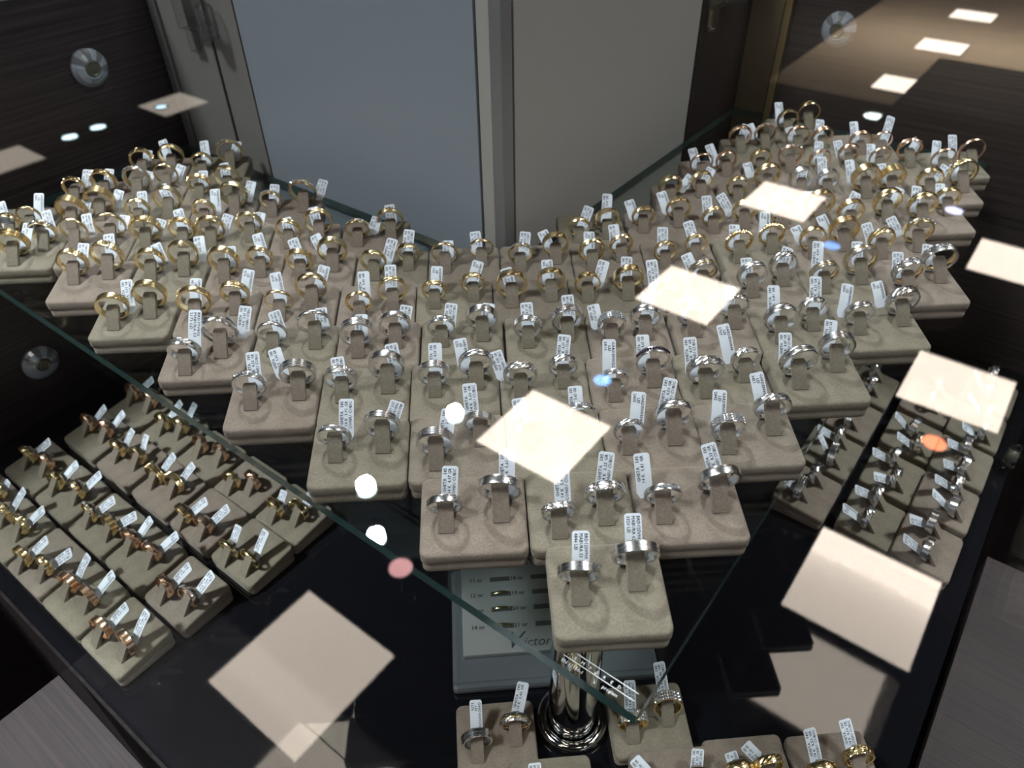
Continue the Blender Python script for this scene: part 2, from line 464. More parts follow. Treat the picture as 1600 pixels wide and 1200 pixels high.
  [132.0,583.9,[[-15.9,2.6,19.9,'g.fc','G',[-22.0,6.0,21.3],[-4.7,11.3,13.4]],[16.3,9.5,22.3,'g.fc','G',[8.5,13.1,22.1],[-5.6,12.7,15.2]]]],
  [190.6,586.2,[[-14.4,-2.2,19.8,'g.dd','V',[-17.1,1.0,20.7],[-0.9,14.0,16.7]],[14.1,3.8,22.2,'g.do','V',[4.8,7.5,21.4],[-9.5,12.1,14.4]]]],
  [254.6,588.8,[[-17.6,1.2,21.1,'g.pl','V',[-18.7,4.3,21.1],[1.4,13.1,15.6]],[17.6,8.0,25.2,'g.pl','V',[12.1,11.4,21.9],[-1.0,10.6,12.6]]]],
  [313.4,591.2,[[-17.5,-3.5,22.1,'g.gr','G',[-19.7,-0.4,20.6],[11.3,13.2,15.7]],[17.5,5.7,25.8,'g.do','G',[24.7,8.1,21.7],[9.1,11.6,13.8]]]],
  [373.4,593.6,[[-14.5,-1.4,26.0,'g.do','V',[-17.8,1.8,20.8],[4.1,14.7,17.5]],[14.5,11.0,21.5,'g.mg','V',[11.2,14.2,22.3],[1.2,11.2,13.3]]]],
 ]),
 ('9L', 2.3, [
  [-436.3,612.9,[[-3.6,-14.0,20.0,'g.do','G',[-3.0,-19.8,19.4],[-7.7,17.5,20.9]],[11.0,-6.2,21.5,'g.th','G',[16.2,-3.6,20.3],[0.7,16.0,19.1]]]],
  [-377.7,615.2,[[-13.0,0.8,25.2,'g.tr','G',[-6.0,3.3,21.1],[3.3,7.4,8.8]],[8.0,12.9,26.0,'g.tr','G',[19.2,15.0,22.5],[4.3,9.6,11.5]]]],
  [-319.1,617.6,[[-12.7,-1.4,21.7,'g.fc','V',[-9.8,1.3,20.8],[-1.6,13.3,15.8]],[10.5,11.8,24.4,'g.pl','V',[11.1,14.7,22.4],[-8.5,11.9,14.2]]]],
  [-260.6,619.9,[[-11.8,-6.2,21.7,'g.fc','G',[-2.5,-4.0,20.3],[-0.9,15.0,17.9]],[11.4,13.4,26.0,'g.fc','V',[21.4,15.6,22.6],[4.5,11.9,14.2]]]],
  [-200.7,622.3,[[-13.9,5.4,20.9,'g.st','V',[-13.9,8.4,21.6],[2.1,12.1,14.4]],[13.9,14.0,25.8,'g.st','V',[26.3,16.8,22.6],[5.0,10.8,12.9]]]],
 ]),
 ('9R', 2.3, [
  [164.1,637.0,[[-15.1,4.4,22.4,'g.do','G',[-5.2,6.6,21.5],[11.9,8.7,10.4]],[15.1,11.4,21.4,'g.fc','V',[18.1,14.1,22.3],[9.7,10.3,12.3]]]],
  [225.9,639.5,[[-15.0,0.6,21.2,'g.do','V',None],[15.9,14.0,25.3,'g.do','G',[5.2,25.3,22.6],[-3.4,9.0,10.7]]]],
  [284.5,641.8,[[-12.6,6.4,23.7,'s.gr','V',[-11.5,9.3,21.8],[4.1,10.8,12.8]],[11.8,5.7,21.4,'s.gr','V',[10.1,8.9,21.7],[-0.1,16.7,19.9]]]],
  [343.1,644.2,[[-12.5,2.9,26.0,'g.tr','V',[-21.8,6.6,21.3],[-1.6,15.0,17.9]],[12.5,3.5,24.9,'g.tr','V',[8.4,6.9,21.4],[-1.6,11.9,14.2]]]],
  [406.4,646.7,[[-17.2,-2.0,23.6,'g.pl','V',[-9.7,0.4,20.8],[12.6,11.5,13.8]],[17.2,6.2,26.0,'g.eg','V',[12.0,9.6,21.7],[2.4,8.6,10.2]]]],
 ]),
 ('10L', 2.3, [
  [-398.0,666.3,[[-12.4,-1.4,20.5,'g.mg','V',[-4.4,0.9,20.8],[2.7,13.4,16.0]],[14.5,3.3,24.3,'g.mg','V',[15.1,6.2,21.4],[1.8,11.6,13.8]]]],
  [-339.5,668.6,[[-13.5,4.9,25.6,'t.st','V',[-6.7,7.4,21.6],[3.2,7.9,9.4]],[11.3,12.8,23.4,'g.th','G',[18.8,15.2,22.5],[5.8,9.4,11.2]]]],
  [-280.7,671.0,[[-12.6,-4.2,21.2,'g.be','V',[-10.1,-1.4,20.5],[0.0,11.0,13.1]],[12.6,3.5,24.4,'g.fc','V',[10.7,6.7,21.4],[-3.0,12.6,15.0]]]],
 ]),
 ('10R', 2.3, [
  [200.3,690.3,[[-12.9,-1.4,22.9,'r.th','G',[-15.4,1.8,20.8],[-4.1,13.2,15.7]],[12.9,3.9,21.2,'r.do','V',[4.9,7.5,21.5],[-6.6,13.3,15.9]]]],
  [262.1,692.8,[[-14.3,5.5,21.3,'g.fc','V',None],[15.0,7.5,23.2,'r.st','V',None]]],
  [320.6,695.1,[[-16.2,0.6,21.2,'r.st','V',[-15.6,3.6,21.1],[2.2,14.2,16.9]],[15.5,8.6,21.4,'r.do','V',[10.6,12.0,22.0],[-3.2,11.4,13.6]]]],
  [380.3,697.5,[[-16.5,0.1,21.9,'r.th','V',[-22.1,3.6,21.0],[0.6,11.4,13.6]],[16.5,9.6,24.7,'r.sw','G',[19.0,12.4,22.1],[11.6,10.6,12.6]]]],
  [439.0,699.9,[[-16.2,-8.0,23.6,'r.th','G',[-21.0,-4.6,20.1],[3.8,14.7,17.6]],[16.2,1.5,26.0,'r.th','V',[2.0,5.7,21.2],[1.0,14.7,17.5]]]],
 ]),
 ('11L', 2.3, [
  [-352.5,719.9,[[-13.8,1.3,23.1,'g.mg','V',[-11.2,4.1,21.1],[1.0,9.8,11.7]],[13.8,6.7,25.2,'g.fc','G',[9.8,10.1,21.8],[-7.3,14.3,17.0]]]],
  [-293.4,722.3,[[-12.7,-3.9,21.1,'g.do','V',[-9.4,-1.1,20.5],[-2.6,16.5,19.7]],[12.7,9.7,25.3,'g.st','V',[15.3,12.4,22.1],[2.9,11.0,13.1]]]],
 ]),
 ('11R', 2.3, [
  [253.7,744.3,[[-13.4,7.1,23.8,'r.fc','V',[-10.8,9.8,21.8],[7.0,11.3,13.5]],[14.0,11.5,22.6,'r.st','V',[5.5,15.2,22.3],[-5.2,10.0,11.9]]]],
  [312.2,746.6,[[-13.5,1.9,24.4,'r.th','V',[-14.8,5.0,21.2],[-4.5,10.2,12.2]],[12.9,3.0,21.8,'r.dd','V',[11.0,6.2,21.4],[3.4,14.3,17.0]]]],
  [370.8,749.0,[[-11.6,-11.7,22.8,'r.dd','V',[-13.5,-8.6,19.6],[-0.9,17.0,20.3]],[11.6,-10.4,21.6,'r.th','V',[14.7,-7.7,19.8],[10.9,19.2,22.9]]]],
 ]),
 ('12R', 2.3, [
  [316.0,798.6,[[-13.5,-2.6,23.5,'g.do','G',[-19.6,0.9,20.7],[-0.3,16.2,19.4]],[13.5,11.9,25.2,'g.do','V',None]]],
 ]),
 ('Q', -37.74, [
  [-518.4,491.5,[[-16.1,11.2,22.0,'g.fc','G',None],[17.2,11.7,22.0,'g.pl','G',[17.2,14.7,22.4],[1.5,8.9,10.6]]]],
  [-469.1,453.3,[[-14.0,3.0,22.0,'g.eg','V',[-14.0,6.0,21.4],[8.2,19.4,23.1]],[13.2,4.1,22.0,'g.eg','G',[13.2,7.1,21.5],[16.9,17.5,20.8]]]],
  [-419.8,415.2,[[-12.8,-12.0,22.0,'g.pl','V',[-12.8,-9.0,19.6],[15.6,18.0,21.4]],[12.9,-4.9,22.0,'g.do','V',[12.9,-1.9,20.4],[19.4,16.4,19.5]]]],
  [-370.5,377.0,[[-14.1,-1.8,22.0,'r.gr','V',[-14.1,1.2,20.8],[4.2,19.8,23.6]],[12.3,1.8,22.0,'r.gr','G',[12.3,4.8,21.2],[12.1,19.0,22.7]]]],
  [-321.2,338.8,[[-13.7,-8.8,22.0,'r.pl','V',[-13.7,-5.8,20.0],[12.4,19.0,22.6]],[15.3,-3.7,22.0,'r.pl','V',[15.3,-0.7,20.6],[3.3,20.5,24.4]]]],
 ]),
 ('P', -37.74, [
  [-483.3,534.8,[[-11.3,-1.9,22.0,'g.fc','V',[-11.3,1.1,20.8],[17.7,17.1,20.4]],[14.8,3.9,22.0,'r.do','V',None]]],
  [-433.6,496.3,[[-16.9,-3.3,22.0,'g.do','G',[-16.9,-0.3,20.6],[14.5,18.3,21.8]],[13.0,3.2,22.0,'g.do','V',[13.0,6.2,21.4],[16.5,17.6,21.0]]]],
  [-383.8,457.7,[[-14.2,-5.1,22.0,'g.st','V',[-14.2,-2.1,20.4],[18.9,16.6,19.8]],[15.7,-2.0,22.0,'g.gr','V',[15.7,1.0,20.8],[21.4,15.3,18.2]]]],
  [-334.0,419.2,[[-16.7,0.5,22.0,'r.fc','G',[-16.7,3.5,21.1],[9.1,17.7,21.0]],[11.6,3.8,22.0,'r.fc','G',[11.6,6.8,21.4],[16.3,17.7,21.1]]]],
  [-284.2,380.7,[[-11.0,-10.4,22.0,'r.fc','V',[-11.0,-7.4,19.8],[13.0,18.8,22.4]],[15.1,-4.5,22.0,'r.st','V',[15.1,-1.5,20.5],[10.5,19.4,23.2]]]],
 ]),
 ('R', -37.74, [
  [-443.1,580.6,[[-11.1,-0.9,22.0,'r.do','G',[-11.1,2.1,20.9],[10.9,17.0,20.3]],[14.3,5.5,22.0,'r.fc','G',[14.3,8.5,21.6],[10.9,17.0,20.3]]]],
  [-392.0,541.1,[[-13.3,-2.8,22.0,'g.do','V',[-13.3,0.2,20.7],[3.9,16.6,19.8]],[12.7,2.8,22.0,'g.do','V',[12.7,5.8,21.3],[-5.1,15.3,18.2]]]],
  [-340.9,501.5,[[-15.5,-1.1,22.0,'g.be','V',[-15.5,1.9,20.9],[10.3,18.3,21.8]],[11.1,2.7,22.0,'g.be','V',[11.1,5.7,21.3],[10.3,17.9,21.4]]]],
  [-289.8,462.0,[[-14.2,-14.0,22.0,'g.pl','V',[-14.2,-13.0,19.4],[17.5,17.2,20.5]],[12.5,-10.5,22.0,'r.pl','V',[12.5,-7.5,19.8],[15.6,18.0,21.4]]]],
  [-238.8,422.4,[[-10.3,-14.0,22.0,'g.th','V',[-10.3,-14.4,19.4],[-2.3,17.7,21.1]],[14.0,-9.8,22.0,'g.th','V',[14.0,-6.8,19.9],[0.6,19.8,23.7]]]],
 ]),
 ('S', -37.74, [
  [-413.1,622.7,[[-15.3,3.7,22.0,'r.do','V',[-15.3,6.7,21.4],[17.7,17.1,20.4]],[12.7,8.1,22.0,'r.do','V',None]]],
  [-362.3,583.4,[[-10.1,-3.8,22.0,'g.do','V',[-10.1,-0.8,20.5],[9.6,19.6,23.4]],[12.1,3.8,22.0,'g.do','V',[12.1,6.8,21.4],[2.2,19.0,22.6]]]],
  [-311.5,544.0,[[-12.5,-0.4,22.0,'r.fc','V',None],[15.5,4.2,22.0,'r.fc','V',None]]],
  [-260.8,504.7,[[-9.7,-11.8,22.0,'g.fc','G',None],[8.4,-0.5,22.0,'r.fc','G',None]]],
  [-210.0,465.4,[[-11.0,-9.7,22.0,'g.mg','V',[-11.0,-6.7,19.9],[-2.6,12.4,14.8]],[10.1,0.9,22.0,'g.mg','V',[10.1,3.9,21.1],[1.8,13.2,15.7]]]],
 ]),
 ('O', 52.26, [
  [529.2,619.4,[[-12.4,2.7,22.0,'s.fc','G',[-12.4,5.7,21.3],[4.0,17.7,21.1]],[18.5,5.3,22.0,'s.fc','G',None]]],
  [489.5,568.1,[[-18.5,-6.4,22.0,'s.fc','G',[-24.2,-3.4,20.2],[-17.2,17.3,20.7]],[12.4,-3.9,22.0,'s.fc','V',[12.4,-0.9,20.5],[-5.4,20.3,24.2]]]],
  [449.8,516.9,[[-18.5,-1.3,22.0,'s.pl','V',[-18.8,1.7,20.8],[-20.7,14.0,16.7]],[12.1,1.3,22.0,'s.pl','V',[12.1,4.3,21.2],[-21.5,15.2,18.1]]]],
  [410.1,465.6,[[-13.2,-7.2,22.0,'s.gr','V',[-13.2,-4.2,20.2],[-12.2,19.0,22.7]],[15.6,-2.3,22.0,'s.fc','V',[15.6,0.7,20.7],[-18.9,16.6,19.8]]]],
  [370.4,414.3,[[-15.2,0.1,22.0,'s.pl','V',[-15.2,3.1,21.0],[-14.8,18.3,21.8]],[18.5,4.5,22.0,'s.gr','V',[19.6,7.5,21.5],[-21.6,15.2,18.1]]]],
 ]),
 ('I', 52.26, [
  [456.2,606.7,[[-10.9,-1.2,22.0,'s.fc','V',None],[18.5,-1.0,22.0,'s.fc','V',None]]],
  [415.1,553.5,[[-18.5,-8.2,22.0,'t.gr','V',[-20.8,-5.2,20.0],[-16.8,17.5,20.8]],[0.9,1.9,22.0,'s.gr','V',[0.9,4.9,21.2],[-10.0,17.6,21.0]]]],
  [373.9,500.3,[[-14.3,-3.5,22.0,'s.fc','V',[-14.3,-0.5,20.6],[-22.5,14.6,17.4]],[11.9,5.7,22.0,'s.fc','V',[11.9,8.7,21.7],[-19.7,16.2,19.3]]]],
  [332.7,447.1,[[-13.2,3.9,22.0,'s.fc','G',[-13.2,6.9,21.5],[-16.3,17.7,21.1]],[18.5,3.9,22.0,'s.fc','V',[21.3,6.9,21.5],[-20.3,15.9,18.9]]]],
 ]),
 ('J', 52.26, [
  [403.9,637.7,[[-13.6,-2.1,22.0,'s.fc','G',None],[14.0,2.0,22.0,'s.fc','V',None]]],
  [364.0,586.2,[[-16.0,-1.6,22.0,'s.be','V',None],[15.6,1.8,22.0,'s.be','G',None]]],
  [324.2,534.8,[[-15.8,-5.0,22.0,'s.be','V',[-15.8,-2.0,20.4],[5.4,16.0,19.1]],[15.2,-1.0,22.0,'s.fc','V',[15.2,2.0,20.9],[-18.5,16.8,20.0]]]],
  [284.4,483.3,[[-13.1,5.3,22.0,'s.be','V',[-13.1,8.3,21.6],[-8.4,19.5,23.2]],[13.7,-0.5,22.0,'s.fc','V',None]]],
 ]),
 ('B', 4, [
  [-16.1,249.9,[[-14.1,-4.5,22.0,'s.gr','G',[-14.1,-1.5,20.5],[0.7,18.5,22.0]],[14.1,4.5,22.0,'t.fc','V',[14.1,7.5,21.5],[8.2,19.0,22.6]]]],
  [96.3,261.8,[[-13.9,-4.8,22.0,'g.pv','V',[-13.9,-1.8,20.4],[0.8,19.2,22.9]],[13.9,4.8,22.0,'g.pv','V',[13.9,7.8,21.6],[-2.9,20.5,24.4]]]],
  [161.8,221.1,[[-10.6,-1.2,22.0,'g.do','G',[-10.6,1.8,20.9],[-2.9,7.5,8.9]],[10.6,1.2,22.0,'g.fc','V',[10.6,4.2,21.1],[-13.5,10.0,11.9]]]],
  [222.1,222.6,[[-14.0,-3.5,22.0,'g.do','V',[-14.0,-0.5,20.6],[-5.0,19.6,23.4]],[14.0,3.5,22.0,'g.eg','V',[14.0,6.5,21.4],[-5.2,17.4,20.7]]]],
  [108.6,213.6,[[-13.5,-0.9,22.0,'g.do','V',[-13.5,2.1,20.9],[-15.2,12.2,14.5]],[13.5,0.9,22.0,'s.do','V',[13.5,3.9,21.1],[3.1,12.6,15.0]]]],
  [23.1,209.0,[[-11.1,-1.1,22.0,'g.do','V',[-11.1,1.9,20.9],[-0.5,13.4,16.0]],[11.1,1.1,22.0,'g.do','V',None]]],
 ]),
]

# ================================================================ room shell
structure(obj('floor', box_mesh('floor', (0, 6, -0.05), (44, 44, 0.1), M_FLOOR)))
VS = -3.3
CU = 9.66       # the dark part of the ceiling ends here, the light part begins
bm = bmesh.new()
add_box(bm, (0, 0, 0), (CU + 9, 30, 0.1))
structure(obj('ceiling', finish(bm, 'ceiling', M_CEILD), None,
              uv((CU - 9) / 2, -1.0, CEIL_Z + 0.05), (0, 0, ANG_U)))
bm = bmesh.new()
add_box(bm, (0, 0, 0), (14, 30, 0.1))
structure(obj('ceiling', finish(bm, 'ceiling_light', M_CEILL), None,
              uv(CU + 7, VS + 15, CEIL_Z + 0.05), (0, 0, ANG_U)))
bm = bmesh.new()
add_box(bm, (0, 0, 0), (14, 12, 0.1))
structure(obj('ceiling', finish(bm, 'ceiling_far', M_CEILD), None,
              uv(CU + 7, VS - 6, CEIL_Z + 0.05), (0, 0, ANG_U)))
# dark soffit that steps down from the ceiling
bm = bmesh.new()
add_box(bm, (0, 0, 0), (4.3, 4.6, 0.05))
structure(obj('trim_1', finish(bm, 'soffit', M_CEILD), None, uv(9.5, 0.55, CEIL_Z - 0.025), (0, 0, ANG_U)))


def wall_box(name, u0, u1, v0, v1, z0, z1, m, parent=None, bevel=0.0):
    """box aligned with the case axes; local x = U, local y = -V"""
    bm = bmesh.new()
    add_box(bm, (0, 0, 0), (u1 - u0, v1 - v0, z1 - z0), 0, bevel)
    c = uv((u0 + u1) / 2, (v0 + v1) / 2, (z0 + z1) / 2)
    o = obj(name, finish(bm, name, m), None, c, (0, 0, ANG_U))
    if parent:
        o.parent = parent
    return o


LID0 = TOP_Z - 0.006
PIL1 = LID0 - 0.002
structure(wall_box('wall_left', -1.3, 0.92, -0.86, -0.80, 0, LID0 - 0.001, M_WOODL))
structure(wall_box('wall_right', 0.90, 0.96, -0.799, 1.4, 0, LID0 - 0.001, M_WOODR))
pil = structure(wall_box('wall_back', 0.442, 0.899, -0.799, -0.347, BASE_Z + 0.001, PIL1, M_TAUPED))


def panel(name, u0, u1, v0, v1, z0, z1, m):
    o = wall_box(name, u0, u1, v0, v1, z0, z1, m, None, 0.0006)
    structure(o)
    return o


zz0, zz1 = BASE_Z + 0.002, PIL1 - 0.001
panel('trim_2', 0.438, 0.4415, -0.652, -0.368, zz0, zz1, M_PALE)          # pale panel
panel('trim_3', 0.436, 0.4415, -0.797, -0.785, zz0, zz1, M_TRIM)          # strips by the left wall
panel('trim_4', 0.439, 0.4415, -0.783, -0.705, zz0, zz1, M_TAUPE2)
panel('trim_5', 0.439, 0.4415, -0.700, -0.656, zz0, zz1, M_TAUPE2)
panel('trim_6', 0.4385, 0.4415, -0.366, -0.354, zz0, zz1, M_TAUPE)         # corner post
panel('trim_7', 0.437, 0.450, -0.353, -0.3425, zz0, zz1, M_TRIM)
panel('trim_8', 0.4535, 0.768, -0.3465, -0.3435, zz0, zz1, M_TAUPE)
panel('trim_9', 0.7705, 0.8985, -0.3465, -0.3425, zz0, zz1, M_WOODR)
zz1 = LID0 - 0.003
panel('trim_10', 0.8925, 0.8995, -0.302, -0.294, zz0, zz1, M_BRASS)
panel('trim_11', 0.8965, 0.8995, -0.341, -0.304, zz0, zz1, mat('tan_wall_panel', (0.16, 0.115, 0.06), 0.4))

# ---------------------------------------------------------------- case body
structure(wall_box('wall_front', 0.03, 0.895, -0.795, 0.0815, 0.0, BASE_Z - 0.009, M_WOODL))      # plinth
base = wall_box('case_floor_plate', 0.032, 0.898, -0.798, 0.0815, BASE_Z - 0.008, BASE_Z, M_BLACK, None, 0.001)
tag(base, 'black glossy floor plate of the jewellery case under the lower trays', 'case floor')
led = wall_box('counter_ledge', -0.6, 0.595, -0.49, 0.6, 0.0, 0.8, M_WOODL)
led_bm = bmesh.new()
P = [uv(a, b) for a, b in ((-0.6, -0.49), (0.0215, -0.49), (0.0215, 0.088), (0.595, 0.088), (0.595, 0.6), (-0.6, 0.6))]
prism(led_bm, P, 0.802, BASE_Z - 0.004)
bpy.data.objects.remove(led)
led_bm2 = bmesh.new()
prism(led_bm2, P, 0.0, 0.801)
led = thing('counter', 'dark wood grain counter around the black case floor', 'counter', (0, 0, 0))
obj('counter_top', finish(led_bm, 'counter_top', M_LEDGE), led)
obj('counter_body', finish(led_bm2, 'counter_body', M_WOODL), led)

# ---------------------------------------------------------------- glass
lid = obj('glass_counter_top', sheet('glass_counter_top', [(-0.14, -0.81), (0.91, -0.81), (0.91, 0.25), (-0.14, 0.25)],
                             LID0, TOP_Z, M_LID, M_EDGE))
tag(lid, 'clear glass top of the case mirroring the ceiling lights', 'glass top')
pane = obj('glass_side_pane', sheet('glass_side_pane', [(0.022, -0.799), (0.028, -0.799), (0.028, 0.087), (0.022, 0.087)],
                                    BASE_Z - 0.003, LID0 - 0.0005, M_PANE, M_PANE))
tag(pane, 'upright clear glass side of the case beside the lower left rings', 'glass side')
pane = obj('glass_side_pane', sheet('glass_side_pane', [(0.030, 0.083), (0.030, 0.087), (0.899, 0.087), (0.899, 0.083)],
                                    BASE_Z - 0.003, LID0 - 0.0005, M_PANE, M_PANE))
tag(pane, 'upright clear glass side of the case beside the lower right rings', 'glass side')

shelf = thing('glass_shelf', 'L-shaped clear glass shelf with green edge carrying the velvet ring pads', 'glass shelf', (0, 0, 0))
ST = 0.008
obj('glass_sheet', sheet('glass_sheet', [(0.160, -0.056), (0.160, -0.798), (0.434, -0.798), (0.434, -0.340), (0.895, -0.340), (0.895, -0.056)],
                         SHELF_Z - ST, SHELF_Z, M_SHELF, M_EDGE), shelf)
# etched safety mark near the front corner
et = obj('etched_mark', text_mesh('etched_mark', 'T    E    M    P    E    R    E    D', 0.0024, M_LETTER), shelf,
         uv(0.1665, -0.0985, SHELF_Z + 0.0001), (0, 0, ANG_V))
obj('etched_mark', text_mesh('etched_mark', 'EN 12150-1', 0.0025, M_LETTER), shelf,
    uv(0.1622, -0.0990, SHELF_Z + 0.0001), (0, 0, ANG_V))
obj('etched_mark', text_mesh('etched_mark', 'proglass', 0.0025, M_LETTER), shelf,
    uv(0.1622, -0.0760, SHELF_Z + 0.0001), (0, 0, ANG_V))
for du in (0.1656, 0.1698):
    bm = bmesh.new()
    add_box(bm, (0.0195, 0, 0), (0.039, 0.00035, 0.00005))
    obj('etched_line', finish(bm, 'etched_line', M_LETTER), shelf, uv(du, -0.0995, SHELF_Z + 0.0001), (0, 0, ANG_V))

# ---------------------------------------------------------------- chrome pole under the shelf
pole = thing('chrome_pole', 'round chrome pole holding the glass shelf at its front corner', 'pole', (0.0407, 0.270, BASE_Z + 0.0005))
H = SHELF_Z - ST - BASE_Z - 0.002
bm = bmesh.new()
lathe(bm, [(0.018, 0.0), (0.018, H)], 64)
obj('tube', finish(bm, 'tube', M_CHROME, True), pole)
bm = bmesh.new()
lathe(bm, [(0.0226 + 0.0042 * math.cos(q), 0.0044 + 0.0042 * math.sin(q)) for q in [math.pi * k / 8 for k in range(16)]], 64, True)
obj('base_collar', finish(bm, 'base_collar', M_CHROME, True), pole)
bm = bmesh.new()
lathe(bm, [(0.0182, H - 0.006), (0.024, H - 0.006), (0.024, H), (0.0182, H)], 48)
obj('top_flange', finish(bm, 'top_flange', M_CHROME, True), pole)
for m_ in (pole.children):
    m_.data.polygons.foreach_set('use_smooth', [True] * len(m_.data.polygons))

# ---------------------------------------------------------------- glass fixings on the walls
M_DISC = mat('clear_disc', (0.50, 0.56, 0.62), 0.15, 0.3)
M_DISC2 = mat('clear_disc_facet', (0.26, 0.27, 0.28), 0.15, 0.3)


def make_fixing(label, loc, normal, R=0.018, clear=False):
    q = normal.to_track_quat('Z', 'Y').to_euler()
    t = thing('glass_fixing', label, 'glass fixing', loc)
    t.rotation_euler = q
    bm = bmesh.new()
    seg = 28
    lathe(bm, [(0.0078, 0.0), (R, 0.0), (R, 0.003), (R * 0.8, 0.0065), (0.0092, 0.009), (0.0078, 0.009)], seg, True)
    bm.faces.ensure_lookup_table()
    for f in bm.faces:
        c = f.calc_center_median()
        sec = int((math.atan2(c.y, c.x) + math.pi) / (2 * math.pi) * seg)
        f.material_index = 1 if (sec % 4 in (0, 1) and sec > seg // 3) else 0
    mm = [M_CLEAR, M_CLEAR] if clear else [M_DISC, M_DISC2]
    obj('clear_disc', finish(bm, 'clear_disc', mm), t)
    bm = bmesh.new()
    lathe(bm, [(0.0, 0.0), (0.0077, 0.0), (0.0077, 0.0085), (0.0065, 0.0098), (0.005, 0.0090), (0.0, 0.0092)], 28)
    obj('bolt_head', finish(bm, 'bolt_head', mat('bolt_bronze', (0.17, 0.17, 0.12), 0.35, 0.8)), t)
    return t


make_fixing('round clear fixing disc high on the dark left wall', uv(0.3576, -0.7995, CAM_Z - 0.2306), V)
make_fixing('round clear fixing disc low on the dark left wall', uv(0.1942, -0.7995, CAM_Z - 0.4978), V, 0.019)
make_fixing('round clear fixing disc on the brown right wall near ceiling lights', uv(0.8995, -0.2404, CAM_Z - 0.2311), -U)
make_fixing('round clear fixing disc on the right glass side beside lower rings', uv(0.7246, 0.0825, CAM_Z - 0.55), -V, 0.014, True)

# clear acrylic hinge clips near the top of the back pillar
def make_clip(label, loc, rz):
    t = thing('acrylic_clip', label, 'clip', loc, rz)
    bm = bmesh.new()
    add_box(bm, (0.0, -0.006, 0.0), (0.046, 0.010, 0.030), 0, 0.002)
    obj('clip_body', finish(bm, 'clip_body', M_CLEAR), t)
    bm = bmesh.new()
    lathe(bm, [(0.0, -0.016), (0.009, -0.016), (0.009, 0.010), (0.006, 0.014), (0.0, 0.014)], 20)
    obj('clip_barrel', finish(bm, 'clip_barrel', M_CLEAR), t, (0.030, -0.0115, 0))
    bm = bmesh.new()
    add_box(bm, (-0.012, -0.004, -0.026), (0.014, 0.006, 0.022), 0, 0.002)
    obj('clip_tongue', finish(bm, 'clip_tongue', M_CLEAR), t)
    return t


make_clip('clear acrylic hinge clip high on the taupe strip by the left wall',
          uv(0.4385, -0.715, CAM_Z - 0.186), ANG_V)
make_clip('small clear acrylic clip high on the dark panel right of pillar',
          uv(0.80, -0.3425, CAM_Z - 0.186), ANG_U + 0.0)

# ================================================================ ceiling lights
S, PITCH = 0.596, 1.9202
O_ = uv(0, 0) + Vector((-1.4017, 1.7336, 0))


def ceiling_panel(ctr, label, group=None, m=None):
    t = thing('ceiling_panel_light', label, 'ceiling light', (ctr.x, ctr.y, CEIL_Z), ANG_U, group)
    bm = bmesh.new()
    for a in (0, 1, 2, 3):
        r = Matrix.Rotation(a * math.pi / 2, 3, 'Z')
        vs = add_box(bm, (0, S / 2 + 0.006, -0.006), (S + 0.024, 0.012, 0.012))
        bmesh.ops.rotate(bm, cent=(0, 0, 0), matrix=r, verts=vs)
    obj('frame', finish(bm, 'panel_frame', M_TRIM), t)
    bm = bmesh.new()
    add_box(bm, (0, 0, -0.004), (S - 0.002, S - 0.002, 0.006))
    obj('diffuser', finish(bm, 'panel_diffuser', m or M_PANEL), t)
    return t


plab = {(0, 0): 'square ceiling light mirrored at the lower left of the glass',
        (1, 0): 'square ceiling light mirrored over the middle front ring pads',
        (2, 0): 'square ceiling light mirrored over the pads right of centre',
        (3, 0): 'square ceiling light mirrored over the right rear gold rings',
        (5, 0): 'square ceiling light mirrored nearest of three at the upper right',
        (6, 0): 'square ceiling light mirrored middle of three at the upper right',
        (7, 0): 'square ceiling light mirrored farthest of three at the upper right',
        (1, 1): 'square ceiling light mirrored largest at the lower right',
        (2, 1): 'square ceiling light mirrored over the lower right silver rings',
        (3, 1): 'square ceiling light mirrored at the right edge beside the pads'}
for i in range(-3, 9):
    for j in range(0, 4):
        if (i, j) in plab or (i <= 2 and j >= 2) or (i < 0 and j < 2 and i > -3):
            c = O_ + U * (i * PITCH + S / 2) + V * (j * PITCH + S / 2)
            if (i, j) in plab:
                ceiling_panel(c, plab[(i, j)], 'ceiling panel lights mirrored in the glass')
            else:
                ceiling_panel(c, 'square ceiling light panel outside the picture', 'ceiling panels out of frame')
ceiling_panel(uv(2.75, -8.83), 'dim square ceiling light mirrored at the far left edge', 'ceiling panel lights mirrored in the glass', M_PANELDIM)
ceiling_panel(uv(4.78, -8.83), 'dim square ceiling light mirrored beside the pillar at upper left', 'ceiling panel lights mirrored in the glass', M_PANELDIM)

M_CAN = mat('downlight_housing', (0.3, 0.3, 0.32), 0.3, 0.7)


def downlight(u, v, label, color, e, r=0.05):
    t = thing('downlight', label, 'ceiling light', uv(u, v, CEIL_Z), 0, 'round downlights mirrored in the glass')
    bm = bmesh.new()
    lathe(bm, [(r, 0.0), (r + 0.012, 0.0), (r + 0.012, -0.02), (r, -0.02)], 28, True)
    obj('housing', finish(bm, 'downlight_housing', M_CAN), t)
    bm = bmesh.new()
    lathe(bm, [(0.0, -0.012), (r - 0.001, -0.012), (r - 0.001, -0.004), (0.0, -0.004)], 28)
    obj('lens', finish(bm, 'downlight_lens', emit('downlight_glow', color, e)), t)


